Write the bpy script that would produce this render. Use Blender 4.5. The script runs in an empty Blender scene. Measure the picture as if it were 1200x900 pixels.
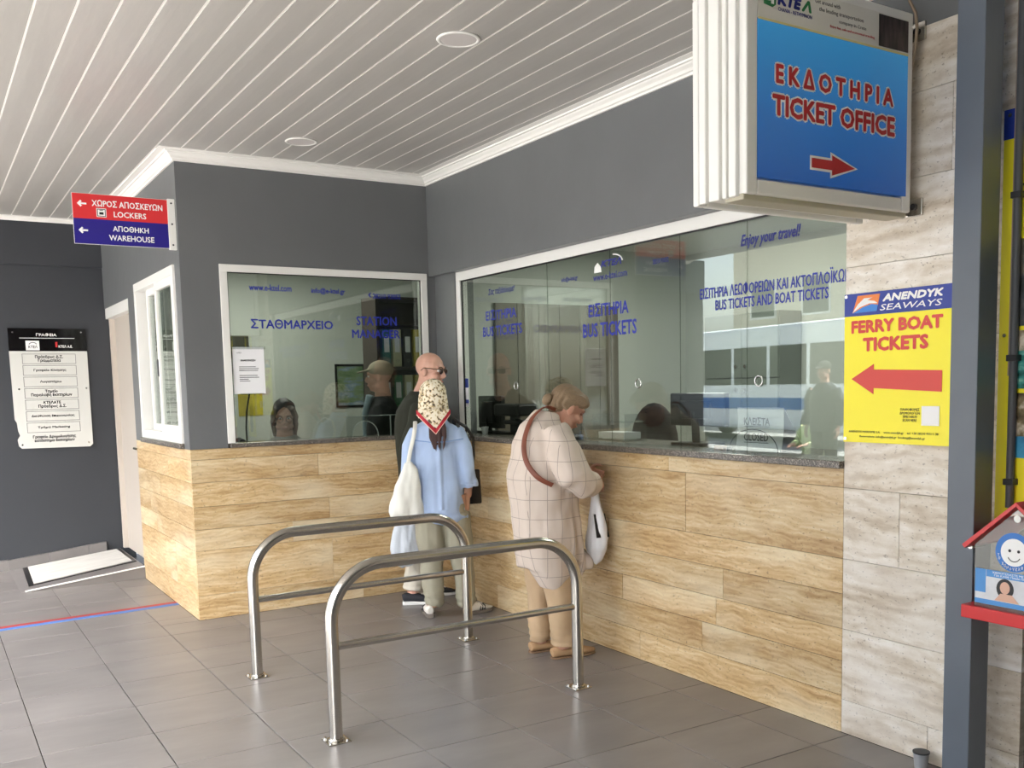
import bpy, bmesh, math, random
from mathutils import Vector, Matrix, noise
random.seed(7)
S = bpy.context.scene
COL = S.collection
V = Vector
PI = math.pi

# ------------------------------------------------------------------ camera
cd = bpy.data.cameras.new('camera'); cam = bpy.data.objects.new('camera', cd); COL.objects.link(cam)
YAW, PIT, ROL, FPX, CX, CY = 0.5678, -0.1002, -0.0207, 1138.56, 634.5, 566.2
fw = V((math.sin(YAW)*math.cos(PIT), math.cos(YAW)*math.cos(PIT), math.sin(PIT)))
r0 = V((math.cos(YAW), -math.sin(YAW), 0)); u0 = r0.cross(fw)
rr = r0*math.cos(ROL) + u0*math.sin(ROL); uu = -r0*math.sin(ROL) + u0*math.cos(ROL)
cam.matrix_world = Matrix(((rr.x, uu.x, -fw.x, -3.2268), (rr.y, uu.y, -fw.y, -6.5411), (rr.z, uu.z, -fw.z, 1.5), (0, 0, 0, 1)))
cd.sensor_width = 36; cd.sensor_fit = 'HORIZONTAL'; cd.lens = FPX/1200*36
cd.shift_x = (600-CX)/1200; cd.shift_y = (CY-450)/1200; cd.clip_end = 500; cd.clip_start = 0.05
S.camera = cam

# ------------------------------------------------------------------ world, sun, exposure
w = bpy.data.worlds.new('sky'); S.world = w; w.use_nodes = True
nt = w.node_tree; bg = nt.nodes['Background']
sky = nt.nodes.new('ShaderNodeTexSky'); sky.sky_type = 'NISHITA'; sky.sun_disc = False
sky.sun_elevation = math.radians(48); sky.sun_rotation = math.radians(235); sky.air_density = 1.0; sky.dust_density = 3.0
hs = nt.nodes.new('ShaderNodeHueSaturation'); hs.inputs['Saturation'].default_value = 0.45
nt.links.new(sky.outputs[0], hs.inputs['Color']); nt.links.new(hs.outputs[0], bg.inputs[0]); bg.inputs[1].default_value = 0.42
sl = bpy.data.lights.new('sun', 'SUN'); sun = bpy.data.objects.new('sun', sl); COL.objects.link(sun)
sl.energy = 12.0; sl.angle = math.radians(1.0); sl.color = (1, .98, .95)
sun.rotation_euler = V((0.40, 0.15, -1.0)).to_track_quat('-Z', 'Y').to_euler(); sun.location = (-12, -6, 12)
S.view_settings.view_transform = 'Standard'; S.view_settings.look = 'None'; S.view_settings.gamma = 1
S.view_settings.use_curve_mapping = False; S.view_settings.exposure = 1.75

# ------------------------------------------------------------------ helpers
def srgb(r, g, b):
    f = lambda c: (c/255/12.92) if c/255 <= .04045 else ((c/255+.055)/1.055)**2.4
    return (f(r), f(g), f(b), 1)

MATS = {}
def mat(name, col, rough=.5, metal=0, var=0, vscale=6, bump=0, bscale=40, rnd=0, stretch=None, spec=None, emit=None, coat=0):
    if name in MATS: return MATS[name]
    m = bpy.data.materials.new(name); m.use_nodes = True; n = m.node_tree.nodes; l = m.node_tree.links
    b = n['Principled BSDF']; c = srgb(*col)
    b.inputs['Base Color'].default_value = c; b.inputs['Roughness'].default_value = rough; b.inputs['Metallic'].default_value = metal
    if spec is not None: b.inputs['Specular IOR Level'].default_value = spec
    if coat: b.inputs['Coat Weight'].default_value = coat; b.inputs['Coat Roughness'].default_value = .08
    if emit: b.inputs['Emission Color'].default_value = c; b.inputs['Emission Strength'].default_value = emit
    tc = n.new('ShaderNodeTexCoord'); mp = n.new('ShaderNodeMapping'); l.new(tc.outputs['Object'], mp.inputs[0])
    if stretch: mp.inputs['Scale'].default_value = stretch
    if var or rnd:
        ns = n.new('ShaderNodeTexNoise'); ns.inputs['Scale'].default_value = vscale; ns.inputs['Detail'].default_value = 6
        if rnd:
            oi = n.new('ShaderNodeObjectInfo'); mu = n.new('ShaderNodeVectorMath'); mu.operation = 'SCALE'; mu.inputs[0].default_value = (37, 53, 71)
            l.new(oi.outputs['Random'], mu.inputs['Scale']); l.new(mu.outputs[0], mp.inputs['Location'])
        l.new(mp.outputs[0], ns.inputs['Vector'])
        mr = n.new('ShaderNodeMapRange'); mr.inputs['From Min'].default_value = .25; mr.inputs['From Max'].default_value = .75
        mr.inputs['To Min'].default_value = 1-var; mr.inputs['To Max'].default_value = 1+var; l.new(ns.outputs[0], mr.inputs[0])
        last = mr.outputs[0]
        if rnd:
            m2 = n.new('ShaderNodeMapRange'); m2.inputs['To Min'].default_value = 1-rnd; m2.inputs['To Max'].default_value = 1+rnd
            l.new(oi.outputs['Random'], m2.inputs[0]); mm = n.new('ShaderNodeMath'); mm.operation = 'MULTIPLY'
            l.new(last, mm.inputs[0]); l.new(m2.outputs[0], mm.inputs[1]); last = mm.outputs[0]
        vm = n.new('ShaderNodeVectorMath'); vm.operation = 'SCALE'; vm.inputs[0].default_value = c[:3]
        l.new(last, vm.inputs['Scale']); l.new(vm.outputs[0], b.inputs['Base Color'])
    if bump:
        n2 = n.new('ShaderNodeTexNoise'); n2.inputs['Scale'].default_value = bscale; n2.inputs['Detail'].default_value = 4
        l.new(mp.outputs[0], n2.inputs['Vector']); bp = n.new('ShaderNodeBump'); bp.inputs['Strength'].default_value = bump
        bp.inputs['Distance'].default_value = .01; l.new(n2.outputs[0], bp.inputs['Height']); l.new(bp.outputs[0], b.inputs['Normal'])
    MATS[name] = m; return m

def ramp(n, stops):
    r = n.new('ShaderNodeValToRGB'); e = r.color_ramp.elements
    while len(e) < len(stops): e.new(.5)
    for k, (p, c) in enumerate(stops): e[k].position = p; e[k].color = srgb(*c)
    return r

def travertine(name, stops, pit=(90, 60, 35), zs=13, rough=.38, tone=.14):
    m = bpy.data.materials.new(name); m.use_nodes = True; n = m.node_tree.nodes; l = m.node_tree.links; b = n['Principled BSDF']
    tc = n.new('ShaderNodeTexCoord'); oi = n.new('ShaderNodeObjectInfo')
    mu = n.new('ShaderNodeVectorMath'); mu.operation = 'SCALE'; mu.inputs[0].default_value = (31, 47, 59); l.new(oi.outputs['Random'], mu.inputs['Scale'])
    ad = n.new('ShaderNodeVectorMath'); l.new(tc.outputs['Object'], ad.inputs[0]); l.new(mu.outputs[0], ad.inputs[1])
    # slow warp, then strongly flattened layers
    wn = n.new('ShaderNodeTexNoise'); wn.inputs['Scale'].default_value = 2.2; wn.inputs['Detail'].default_value = 3; l.new(ad.outputs[0], wn.inputs['Vector'])
    ws = n.new('ShaderNodeVectorMath'); ws.operation = 'SCALE'; ws.inputs['Scale'].default_value = .10; l.new(wn.outputs['Color'], ws.inputs[0])
    a2 = n.new('ShaderNodeVectorMath'); l.new(ad.outputs[0], a2.inputs[0]); l.new(ws.outputs[0], a2.inputs[1])
    def layer(scale, det, rg=.62):
        mp = n.new('ShaderNodeMapping'); mp.inputs['Scale'].default_value = scale; l.new(a2.outputs[0], mp.inputs[0])
        q = n.new('ShaderNodeTexNoise'); q.inputs['Scale'].default_value = 1; q.inputs['Detail'].default_value = det; q.inputs['Roughness'].default_value = rg
        l.new(mp.outputs[0], q.inputs['Vector']); return q.outputs[0]
    A = layer((1.0, 1.0, zs*.55), 5); B = layer((3.0, 3.0, zs*2.6), 5); D = layer((7, 7, zs*1.3), 6, .7)
    mx0 = n.new('ShaderNodeMix'); mx0.data_type = 'FLOAT'; mx0.inputs[0].default_value = .40; l.new(A, mx0.inputs[2]); l.new(B, mx0.inputs[3])
    mx = n.new('ShaderNodeMix'); mx.data_type = 'FLOAT'; mx.inputs[0].default_value = .30; l.new(mx0.outputs[0], mx.inputs[2]); l.new(D, mx.inputs[3])
    wv = n.new('ShaderNodeTexWave'); wv.wave_type = 'BANDS'; wv.bands_direction = 'Z'; wv.inputs['Scale'].default_value = zs*.42; wv.inputs['Distortion'].default_value = 11; wv.inputs['Detail'].default_value = 5; wv.inputs['Detail Scale'].default_value = 1.3; wv.inputs['Detail Roughness'].default_value = .6
    wmp = n.new('ShaderNodeMapping'); wmp.inputs['Scale'].default_value = (.55, .55, 1.4); l.new(a2.outputs[0], wmp.inputs[0]); l.new(wmp.outputs[0], wv.inputs['Vector'])
    wr_ = n.new('ShaderNodeMapRange'); wr_.inputs['To Min'].default_value = .34; wr_.inputs['To Max'].default_value = .64; l.new(wv.outputs['Fac'], wr_.inputs[0])
    my = n.new('ShaderNodeMix'); my.data_type = 'FLOAT'; my.inputs[0].default_value = .17; l.new(mx.outputs[0], my.inputs[2]); l.new(wr_.outputs[0], my.inputs[3])
    rp = ramp(n, stops); l.new(my.outputs[0], rp.inputs[0])
    mr = n.new('ShaderNodeMapRange'); mr.inputs['To Min'].default_value = 1-tone; mr.inputs['To Max'].default_value = 1+tone; l.new(oi.outputs['Random'], mr.inputs[0])
    sc = n.new('ShaderNodeVectorMath'); sc.operation = 'SCALE'; l.new(rp.outputs[0], sc.inputs[0]); l.new(mr.outputs[0], sc.inputs['Scale'])
    # pits
    C_ = layer((55, 55, 95), 3); p = n.new('ShaderNodeMapRange'); p.inputs['From Min'].default_value = .61; p.inputs['From Max'].default_value = .68; l.new(C_, p.inputs[0])
    mc = n.new('ShaderNodeMix'); mc.data_type = 'RGBA'; l.new(sc.outputs[0], mc.inputs[6]); mc.inputs[7].default_value = srgb(*pit)
    pm = n.new('ShaderNodeMath'); pm.operation = 'MULTIPLY'; pm.inputs[1].default_value = .55; l.new(p.outputs[0], pm.inputs[0]); l.new(pm.outputs[0], mc.inputs[0])
    cl_ = layer((.9, .9, 3.2), 3); cm_ = n.new('ShaderNodeMapRange'); cm_.inputs['From Min'].default_value = .50; cm_.inputs['From Max'].default_value = .66; cm_.inputs['To Max'].default_value = .55; l.new(cl_, cm_.inputs[0])
    m3 = n.new('ShaderNodeMix'); m3.data_type = 'RGBA'; l.new(cm_.outputs[0], m3.inputs[0]); l.new(mc.outputs[2], m3.inputs[6]); m3.inputs[7].default_value = srgb(*stops[-1][1])
    l.new(m3.outputs[2], b.inputs['Base Color']); b.inputs['Roughness'].default_value = rough
    bp = n.new('ShaderNodeBump'); bp.inputs['Strength'].default_value = .15; bp.inputs['Distance'].default_value = .004; l.new(B, bp.inputs['Height']); l.new(bp.outputs[0], b.inputs['Normal'])
    MATS[name] = m; return m

def speck(name, base, dark, light, scale, rough=.25, thr=(.42, .58)):
    m = bpy.data.materials.new(name); m.use_nodes = True; n = m.node_tree.nodes; l = m.node_tree.links; b = n['Principled BSDF']
    tc = n.new('ShaderNodeTexCoord'); v = n.new('ShaderNodeTexNoise'); v.inputs['Scale'].default_value = scale; v.inputs['Detail'].default_value = 2
    l.new(tc.outputs['Object'], v.inputs['Vector'])
    rp = ramp(n, [(thr[0]-.06, dark), (thr[0], base), (thr[1], base), (thr[1]+.06, light)]); l.new(v.outputs[0], rp.inputs[0])
    l.new(rp.outputs[0], b.inputs['Base Color']); b.inputs['Roughness'].default_value = rough; MATS[name] = m; return m

def glassmat(name, tint=(215, 225, 220), base=.06, rough=0.0):
    m = bpy.data.materials.new(name); m.use_nodes = True; n = m.node_tree.nodes; l = m.node_tree.links
    n.remove(n['Principled BSDF']); out = n['Material Output']
    t = n.new('ShaderNodeBsdfTransparent'); t.inputs[0].default_value = srgb(*tint)
    g = n.new('ShaderNodeBsdfGlossy'); g.inputs['Roughness'].default_value = rough; g.inputs['Color'].default_value = (.95, 1, .98, 1)
    ge = n.new('ShaderNodeNewGeometry'); dp = n.new('ShaderNodeVectorMath'); dp.operation = 'DOT_PRODUCT'; l.new(ge.outputs['Incoming'], dp.inputs[0]); l.new(ge.outputs['Normal'], dp.inputs[1])
    def mm(op, x, y=None):
        q = n.new('ShaderNodeMath'); q.operation = op; q.use_clamp = op in ('SUBTRACT', 'ADD')
        for i_, v_ in enumerate((x, y)):
            if v_ is None: continue
            if isinstance(v_, (int, float)): q.inputs[i_].default_value = v_
            else: l.new(v_, q.inputs[i_])
        return q.outputs[0]
    fr = mm('POWER', mm('SUBTRACT', 1.0, mm('ABSOLUTE', dp.outputs['Value'])), 5.0)
    a = n.new('ShaderNodeMath'); a.operation = 'MULTIPLY_ADD'; a.inputs[1].default_value = .95-base; a.inputs[2].default_value = .04+base; l.new(fr, a.inputs[0])
    mx = n.new('ShaderNodeMixShader'); l.new(a.outputs[0], mx.inputs[0]); l.new(t.outputs[0], mx.inputs[1]); l.new(g.outputs[0], mx.inputs[2])
    l.new(mx.outputs[0], out.inputs[0]); MATS[name] = m; return m

M = dict(
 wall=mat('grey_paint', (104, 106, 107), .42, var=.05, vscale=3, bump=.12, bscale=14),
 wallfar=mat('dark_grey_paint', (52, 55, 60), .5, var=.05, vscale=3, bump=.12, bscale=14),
 steel_paint=mat('blue_grey_metal_paint', (92, 100, 110), .4, var=.06, vscale=5, bump=.05, bscale=30),
 white=mat('white_aluminium', (232, 231, 226), .35), crown=mat('white_moulding', (240, 238, 232), .5),
 panel=mat('ceiling_panel_metal', (176, 173, 167), .34, var=.05, vscale=1.5, bump=.25, bscale=2.0, rnd=.03, stretch=(6, 1, 1)),
 filler=mat('ceiling_joint_highlight', (245, 243, 238), .5),  # white stands in for the highlights along the panel edges
 tile=mat('grey_floor_tile', (120, 116, 114), .30, var=.16, vscale=2.6, bump=.05, bscale=9, rnd=.05, stretch=(1, 2.2, 1)),
 grout=mat('dark_grout', (38, 36, 35), .8), granite=speck('speckled_granite', (96, 90, 84), (40, 38, 36), (165, 155, 142), 190),
 black=mat('black_plastic', (18, 18, 20), .35), darkgrey=mat('dark_grey_plastic', (48, 50, 54), .45),
 inox=mat('brushed_stainless_steel', (196, 192, 184), .2, 1, bump=.04, bscale=60, stretch=(1, 1, 6)),
 chrome=mat('chrome', (210, 210, 210), .12, 1), paper=mat('white_paper', (238, 238, 240), .6),
 inwall=mat('office_wall_paint', (206, 210, 202), .6), infloor=mat('office_floor', (120, 112, 104), .5),
 blue=mat('blue_vinyl_lettering', (22, 38, 150), .45), navy=mat('navy_print', (24, 34, 120), .5), red=mat('red_print', (190, 36, 40), .45),
 whitep=mat('white_print', (240, 240, 238), .5), blackp=mat('black_print', (25, 25, 28), .5), yellow=mat('yellow_panel', (250, 236, 40), .4),
 asphalt=mat('asphalt', (158, 157, 154), .9, var=.1, vscale=2), concrete=mat('pale_concrete', (190, 184, 174), .85, var=.08, vscale=2),
)
travertine('gold_travertine', [(.30, (138, 104, 66)), (.42, (178, 144, 98)), (.49, (200, 170, 124)), (.56, (216, 192, 150)), (.66, (234, 222, 192))], zs=20)
travertine('pale_travertine', [(.34, (160, 142, 120)), (.44, (196, 182, 162)), (.50, (214, 204, 188)), (.56, (228, 221, 210)), (.64, (246, 243, 238))], pit=(110, 95, 80), zs=9, rough=.55, tone=.05)
glassmat('window_glass', (222, 226, 222), .035); glassmat('clear_acrylic', (240, 242, 242), .01)

def link(o, name=None, parent=None, m=None):
    if name: o.name = name
    if parent is not None: o.parent = parent
    if m is not None:
        if isinstance(m, str): m = MATS[m]
        o.data.materials.append(m)
    COL.objects.link(o); return o

def obj(name, bm, m=None, parent=None, smooth=False, bevel=0, loc=None):
    me = bpy.data.meshes.new(name)
    bmesh.ops.recalc_face_normals(bm, faces=bm.faces); bm.to_mesh(me); bm.free()
    o = bpy.data.objects.new(name, me)
    if loc is not None:
        me.transform(Matrix.Translation(-V(loc))); o.location = loc
    if smooth:
        for p in me.polygons: p.use_smooth = True
        if smooth != 'all':
            try: me.set_sharp_from_angle(angle=math.radians(40))
            except Exception: pass
    if bevel:
        b = o.modifiers.new('bevel', 'BEVEL'); b.width = bevel; b.segments = 2; b.limit_method = 'ANGLE'
    return link(o, None, parent, m)

def tag(o, label=None, cat=None, group=None, kind=None):
    if label: o['label'] = label
    if cat: o['category'] = cat
    if group: o['group'] = group
    if kind: o['kind'] = kind
    return o

def empty(name, loc=(0, 0, 0), rz=0, label=None, cat=None, group=None, kind=None):
    o = bpy.data.objects.new(name, None); o.location = loc; o.rotation_euler = (0, 0, rz); o.empty_display_size = .1
    COL.objects.link(o); return tag(o, label, cat, group, kind)

def box(bm, lo, hi):
    x0, y0, z0 = lo; x1, y1, z1 = hi
    vs = [bm.verts.new(p) for p in ((x0,y0,z0),(x1,y0,z0),(x1,y1,z0),(x0,y1,z0),(x0,y0,z1),(x1,y0,z1),(x1,y1,z1),(x0,y1,z1))]
    for f in ((0,3,2,1),(4,5,6,7),(0,1,5,4),(1,2,6,5),(2,3,7,6),(3,0,4,7)): bm.faces.new([vs[i] for i in f])
    return bm
def B(*boxes):
    bm = bmesh.new()
    for lo, hi in boxes: box(bm, lo, hi)
    return bm

def frames(pts):
    """parallel transported frames along a polyline"""
    pts = [V(p) for p in pts]; n = len(pts); T = []
    for i in range(n):
        a = pts[max(i-1, 0)]; b = pts[min(i+1, n-1)]; T.append((b-a).normalized())
    up = V((0, 0, 1)) if abs(T[0].z) < .9 else V((0, 1, 0))
    X = T[0].cross(up).normalized(); out = []
    for i in range(n):
        X = (X - T[i]*X.dot(T[i])).normalized(); out.append((pts[i], X, T[i].cross(X)))
    return out
def tube(bm, pts, rad, seg=12, caps=True, flat=1.0, ref=None):
    """rad: number or list; flat scales the second axis; ref: preferred first axis"""
    fr = frames(pts); rad = rad if isinstance(rad, (list, tuple)) else [rad]*len(pts); rings = []
    for i, ((p, X, Y), r) in enumerate(zip(fr, rad)):
        if ref is not None:
            T = X.cross(Y); X = (V(ref) - T*V(ref).dot(T)).normalized(); Y = T.cross(X)
        ra, rb = (r if isinstance(r, (tuple, list)) else (r, r*flat))
        rings.append([bm.verts.new(p + X*math.cos(2*PI*k/seg)*ra + Y*math.sin(2*PI*k/seg)*rb) for k in range(seg)])
    for a, b in zip(rings, rings[1:]):
        for k in range(seg): bm.faces.new((a[k], a[(k+1)%seg], b[(k+1)%seg], b[k]))
    if caps: bm.faces.new(rings[0][::-1]); bm.faces.new(rings[-1])
    return bm
def cyl(bm, c, r, h, axis='Z', seg=20, r2=None):
    c = V(c); d = {'X': V((1,0,0)), 'Y': V((0,1,0)), 'Z': V((0,0,1))}[axis] if isinstance(axis, str) else V(axis).normalized()
    return tube(bm, [c, c+d*h], [r, r if r2 is None else r2], seg)
def prism(bm, poly, axis, a, b):
    """poly in the two other axes (order x,y,z), extruded from a to b along axis"""
    def P(u, v, t): return (t, u, v) if axis == 'X' else (u, t, v) if axis == 'Y' else (u, v, t)
    A = [bm.verts.new(P(u, v, a)) for u, v in poly]; C = [bm.verts.new(P(u, v, b)) for u, v in poly]; n = len(poly)
    bm.faces.new(A); bm.faces.new(C[::-1])
    for k in range(n): bm.faces.new((A[k], C[k], C[(k+1)%n], A[(k+1)%n]))
    return bm
def ell(bm, c, r, rot=None, u=20, v=12):
    mtx = Matrix.Translation(V(c)) @ (rot.to_4x4() if rot is not None else Matrix.Identity(4)) @ Matrix.Diagonal((*r, 1))
    bmesh.ops.create_uvsphere(bm, u_segments=u, v_segments=v, radius=1, matrix=mtx); return bm
def arcpts(c, r, a0, a1, n, ax, ay):
    c, ax, ay = V(c), V(ax), V(ay)
    return [c + ax*math.cos(a0+(a1-a0)*k/n)*r + ay*math.sin(a0+(a1-a0)*k/n)*r for k in range(n+1)]

# wall frames: 'Y' faces the viewer looking along +y (a = x); 'X' faces the viewer looking along +x (a = y, falling to the right)
def wp(pl, a, z, d):      # d = coordinate of the plane
    return V((a, d, z)) if pl == 'Y' else V((d, a, z))
def wbasis(pl): return (V((1,0,0)), V((0,0,1)), V((0,-1,0))) if pl == 'Y' else (V((0,-1,0)), V((0,0,1)), V((-1,0,0)))
def smoothpath(P, n=6):
    P = [V(p) for p in P]; out = []
    for i in range(len(P)-1):
        a = P[max(i-1, 0)]; b = P[i]; c = P[i+1]; d = P[min(i+2, len(P)-1)]
        for k in range(n):
            t = k/n; out.append(.5*((2*b)+(c-a)*t+(2*a-5*b+4*c-d)*t*t+(3*b-a-3*c+d)*t**3))
    return out+[P[-1]]
def wpoly(bm, pl, pts, d, th=.001):
    R, U, N = wbasis(pl)
    lo = [bm.verts.new(wp(pl, a, z, d)) for a, z in pts]; hi = [bm.verts.new(wp(pl, a, z, d)+N*th) for a, z in pts]; n = len(pts)
    bm.faces.new(hi); bm.faces.new(lo[::-1])
    for k in range(n): bm.faces.new((lo[k], lo[(k+1)%n], hi[(k+1)%n], hi[k]))
    return bm
def wrect(bm, pl, a0, a1, z0, z1, d, th=.001): return wpoly(bm, pl, [(a0,z0),(a1,z0),(a1,z1),(a0,z1)], d, th)
LOOK = str.maketrans('ΑΒΕΖΗΙΚΜΝΟΡΤΥΧο', 'ABEZHIKMNOPTYXo')
def text(parent, name, s, pl, a0, a1, z0, z1, d, m, bold=.02, shear=0, th=.0006, label=None, rot=0, grow=0):
    """lettering fitted into the rectangle a0..a1 (left..right as seen) by z0..z1; bold = stroke thickening (fraction of the letter height)"""
    c = bpy.data.curves.new('t', 'FONT'); c.body = s.translate(LOOK); c.extrude = .01; c.shear = shear; c.resolution_u = 2; c.align_x = 'CENTER'; c.space_line = .95
    t = bpy.data.objects.new('t', c); COL.objects.link(t); dg = bpy.context.evaluated_depsgraph_get()
    me = bpy.data.meshes.new_from_object(t.evaluated_get(dg)); bpy.data.objects.remove(t); bpy.data.curves.remove(c)
    xs = [v.co.x for v in me.vertices]; ys = [v.co.y for v in me.vertices]; x0, x1, y0, y1 = min(xs), max(xs), min(ys), max(ys)
    R, U, N = wbasis(pl); wd = abs(a1-a0); hh = (z1-z0)/(s.count('\n')+1); bw = bold*hh*1.3+grow
    vs = [((v.co.x-x0)/(x1-x0)*(wd-2*bw)+bw, (v.co.y-y0)/(y1-y0)*(z1-z0-2*bw)+bw, v.co.z > 0) for v in me.vertices]
    fs = [tuple(p.vertices) for p in me.polygons]; bpy.data.meshes.remove(me)
    nd = 0 if bw < .0003 else (4 if bw < .002 else 8)
    offs = [(0, 0)] + [(math.cos(2*PI*k/nd)*bw, math.sin(2*PI*k/nd)*bw) for k in range(nd)]
    VV = []; FF = []
    for q, (ox, oy) in enumerate(offs):
        n0 = len(VV); VV += [wp(pl, a0, z0, d) + R*(x+ox) + U*(y+oy) + N*((th-q*.00001) if up else 0) for x, y, up in vs]; FF += [tuple(i+n0 for i in f) for f in fs if q == 0 or all(vs[i][2] for i in f)]
    me = bpy.data.meshes.new(name); me.from_pydata(VV, [], FF); o = bpy.data.objects.new(name, me); link(o, None, parent, m)
    if label: o['label'] = label
    return o

# ================================================================== SETTING
TX, TY, TS = -1.1043, -2.0774, 0.4466
L = -1.756
floor = obj('floor', B(((-7.2, -18, -.12), (3.2, 3.2, -.0065))), M['grout']); tag(floor, kind='structure')
shared = {}
def tile_obj(x0, x1, y0, y1):
    key = (round(x1-x0, 3), round(y1-y0, 3)); g = .0024
    if key not in shared:
        bm = B(((-key[0]/2+g, -key[1]/2+g, -.008), (key[0]/2-g, key[1]/2-g, 0)))
        bmesh.ops.bevel(bm, geom=[e for e in bm.edges if e.verts[0].co.z == 0 and e.verts[1].co.z == 0], offset=.0015, segments=1, affect='EDGES')
        me = bpy.data.meshes.new('tile'); bmesh.ops.recalc_face_normals(bm, faces=bm.faces); bm.to_mesh(me); bm.free(); me.materials.append(M['tile']); shared[key] = me
    o = bpy.data.objects.new('tile', shared[key]); o.location = ((x0+x1)/2, (y0+y1)/2, 0); o.parent = floor; COL.objects.link(o)
for i in range(-8, 3):
    x0 = TX+i*TS; x1 = min(x0+TS, 0)
    for j in range(-8, 12):
        y0 = TY+j*TS; y1 = y0+TS
        if y1 > 2.98: y1 = 2.98
        if y1-y0 < .02: continue
        if y1 <= 0 or x1 <= L: tile_obj(x0, x1, y0, y1)
        else:
            if y0 < -.02: tile_obj(x0, x1, y0, 0)
            if x0 < L-.02: tile_obj(x0, L, max(y0, 0), y1)
bm = bmesh.new()
for i in range(-14, 3):
    for j in range(-35, 6):
        if i >= -8 and j >= -8: continue
        x0 = TX+i*TS; y0 = TY+j*TS
        if x0 < -7.2 or y0 < -17.9: continue
        box(bm, (x0+.0016, y0+.0016, -.0065), (min(x0+TS, 0)-.0016, y0+TS-.0016, 0))
tag(obj('outer_tiles', bm, M['tile'], floor), kind='stuff')

# street outside the canopy
tag(obj('trim_1', B(((-7.35, -18, -.2), (-7.2, 3.2, .0))), M['concrete']), kind='structure')
tag(obj('ground', B(((-90, -90, -.3), (90, 90, -.15))), M['asphalt']), kind='structure')

# ceiling with metal strips running along y
HC = 3.02
tag(obj('wall_light_block', B(((-4.95, -8.2, 0), (0, -8.05, 3.03)), ((-4.95, -8.05, 0), (-4.8, -6.9, 3.03))), M['wall']), kind='structure')  # unseen walls added behind the camera to hold back light from there
ceil = obj('ceiling', B(((-4.95, -18, HC+.0012), (L, 3.2, HC+.35)), ((L, -18, HC+.0012), (0.2, 0.05, HC+.35))), M['filler']); tag(ceil, kind='structure')
PW = .1436
def panel(x0, x1, y0, y1):
    bm = bmesh.new(); z0 = HC
    prism(bm, [(x0+.0035, z0+.002), (x0+.006, z0-.0015), ((x0+x1)/2-.02, z0-.0025), (x1-.006, z0-.0015), (x1-.0035, z0+.002)], 'Y', y0, y1)
    obj('panel', bm, M['panel'], ceil)
for k in range(0, 34):
    x1 = -.005-k*PW; x0 = x1-PW
    y1 = -.02 if x1 > L+.02 else 2.96
    panel(x0, x1, -17.9, y1)

# crown moulding following the walls
plan = [V((-4.95, 2.98)), V((L, 2.98)), V((L, 0)), V((0, 0)), V((0, -4.62))]
prof = [(0, 2.957), (.012, 2.957), (.014, 2.968), (.024, 2.972), (.03, 2.985), (.046, 2.998), (.05, 3.004), (.062, 3.006), (.064, 3.014), (.105, 3.016), (.105, 3.03), (0, 3.03)]
bm = bmesh.new(); rings = []
for i, p in enumerate(plan):
    ns = []
    if i > 0: d = (plan[i]-plan[i-1]).normalized(); ns.append(V((d.y, -d.x)))
    if i < len(plan)-1: d = (plan[i+1]-plan[i]).normalized(); ns.append(V((d.y, -d.x)))
    off = ns[0] if len(ns) == 1 else (ns[0]+ns[1])/(1+ns[0].dot(ns[1]))
    rings.append([bm.verts.new((p.x+off.x*o, p.y+off.y*o, z)) for o, z in prof])
for a, b in zip(rings, rings[1:]):
    for k in range(len(prof)): bm.faces.new((a[k], a[(k+1)%len(prof)], b[(k+1)%len(prof)], b[k]))
bm.faces.new(rings[0]); bm.faces.new(rings[-1][::-1])
tag(obj('trim_2', bm, M['crown']), kind='structure')

# walls
def slabs(parent, pl, a_from, a_to, rows, cuts, d, th, m):
    """cladding: rows = heights, cuts = per row list of vertical joints"""
    sg = 1 if a_to > a_from else -1
    for r in range(len(rows)-1):
        ed = [a_from] + cuts[r % len(cuts)] + [a_to]
        for e0, e1 in zip(ed, ed[1:]):
            g = .0011; lo, hi = sorted((e0, e1)); z0, z1 = rows[r], rows[r+1]
            R, U, N = wbasis(pl); c = wp(pl, (lo+hi)/2, (z0+z1)/2, d)
            bm = bmesh.new(); jig = random.uniform(-.0006, .0006)
            if pl == 'Y': box(bm, (lo+g, d, z0+g), (hi-g, d+th, z1-g))
            else: box(bm, (d, lo+g, z0+g), (d+th, hi-g, z1-g))
            bmesh.ops.translate(bm, verts=bm.verts, vec=N*jig)
            obj('stone_slab', bm, m, parent, loc=c)
WT = 3.04
wb = obj('wall_back', B(((L, 0, 1.13), (-1.511, .14, WT)), ((-1.511, 0, 2.332), (0.06, .14, WT)), ((L+.022, .022, 0), (0.2, .14, 1.13)), ((-.02, .002, 1.13), (.2, .14, 2.332))), M['wall']); tag(wb, kind='structure')
slabs(wb, 'Y', L, 0, [0, .16, .46, .60, .75, .91, 1.06, 1.13], [[-1.42, -.6], [-.82], [-1.1, -.35], [-.83], [-.27], [-.9], []], 0, .022, MATS['gold_travertine'])
wr = obj('wall_right', B(((0, 0, 2.31), (.2, -3.8245, WT)), ((0, -3.8245, 2.79), (.2, -18, WT)), ((.022, 0, 0), (.2, -3.8245, 1.13)), ((.03, -3.8245, 0), (.2, -18, 2.79)), ((.05, 0, 1.13), (.2, -.31, 2.31))), M['wall']); tag(wr, kind='structure')
slabs(wr, 'X', 0, -3.8245, [0, .16, .31, .45, .60, .75, 1.05, 1.13], [[-.9, -2.45], [-1.3, -2.95], [-.55, -2.3, -3.05], [-1.55, -3.1], [-.8, -2.18], [-1.2, -2.83], [-.9, -2.7]], 0, .022, MATS['gold_travertine'])
slabs(wr, 'X', -3.8245, -4.62, [0, .145, .45, .75, 1.05, 1.35, 1.65, 1.95, 2.25, 2.56, 2.79], [[-4.245], [-4.45], [], [-4.10], [], [-4.2], [], [], [-4.3], []], 0, .03, MATS['pale_travertine'])
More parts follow.
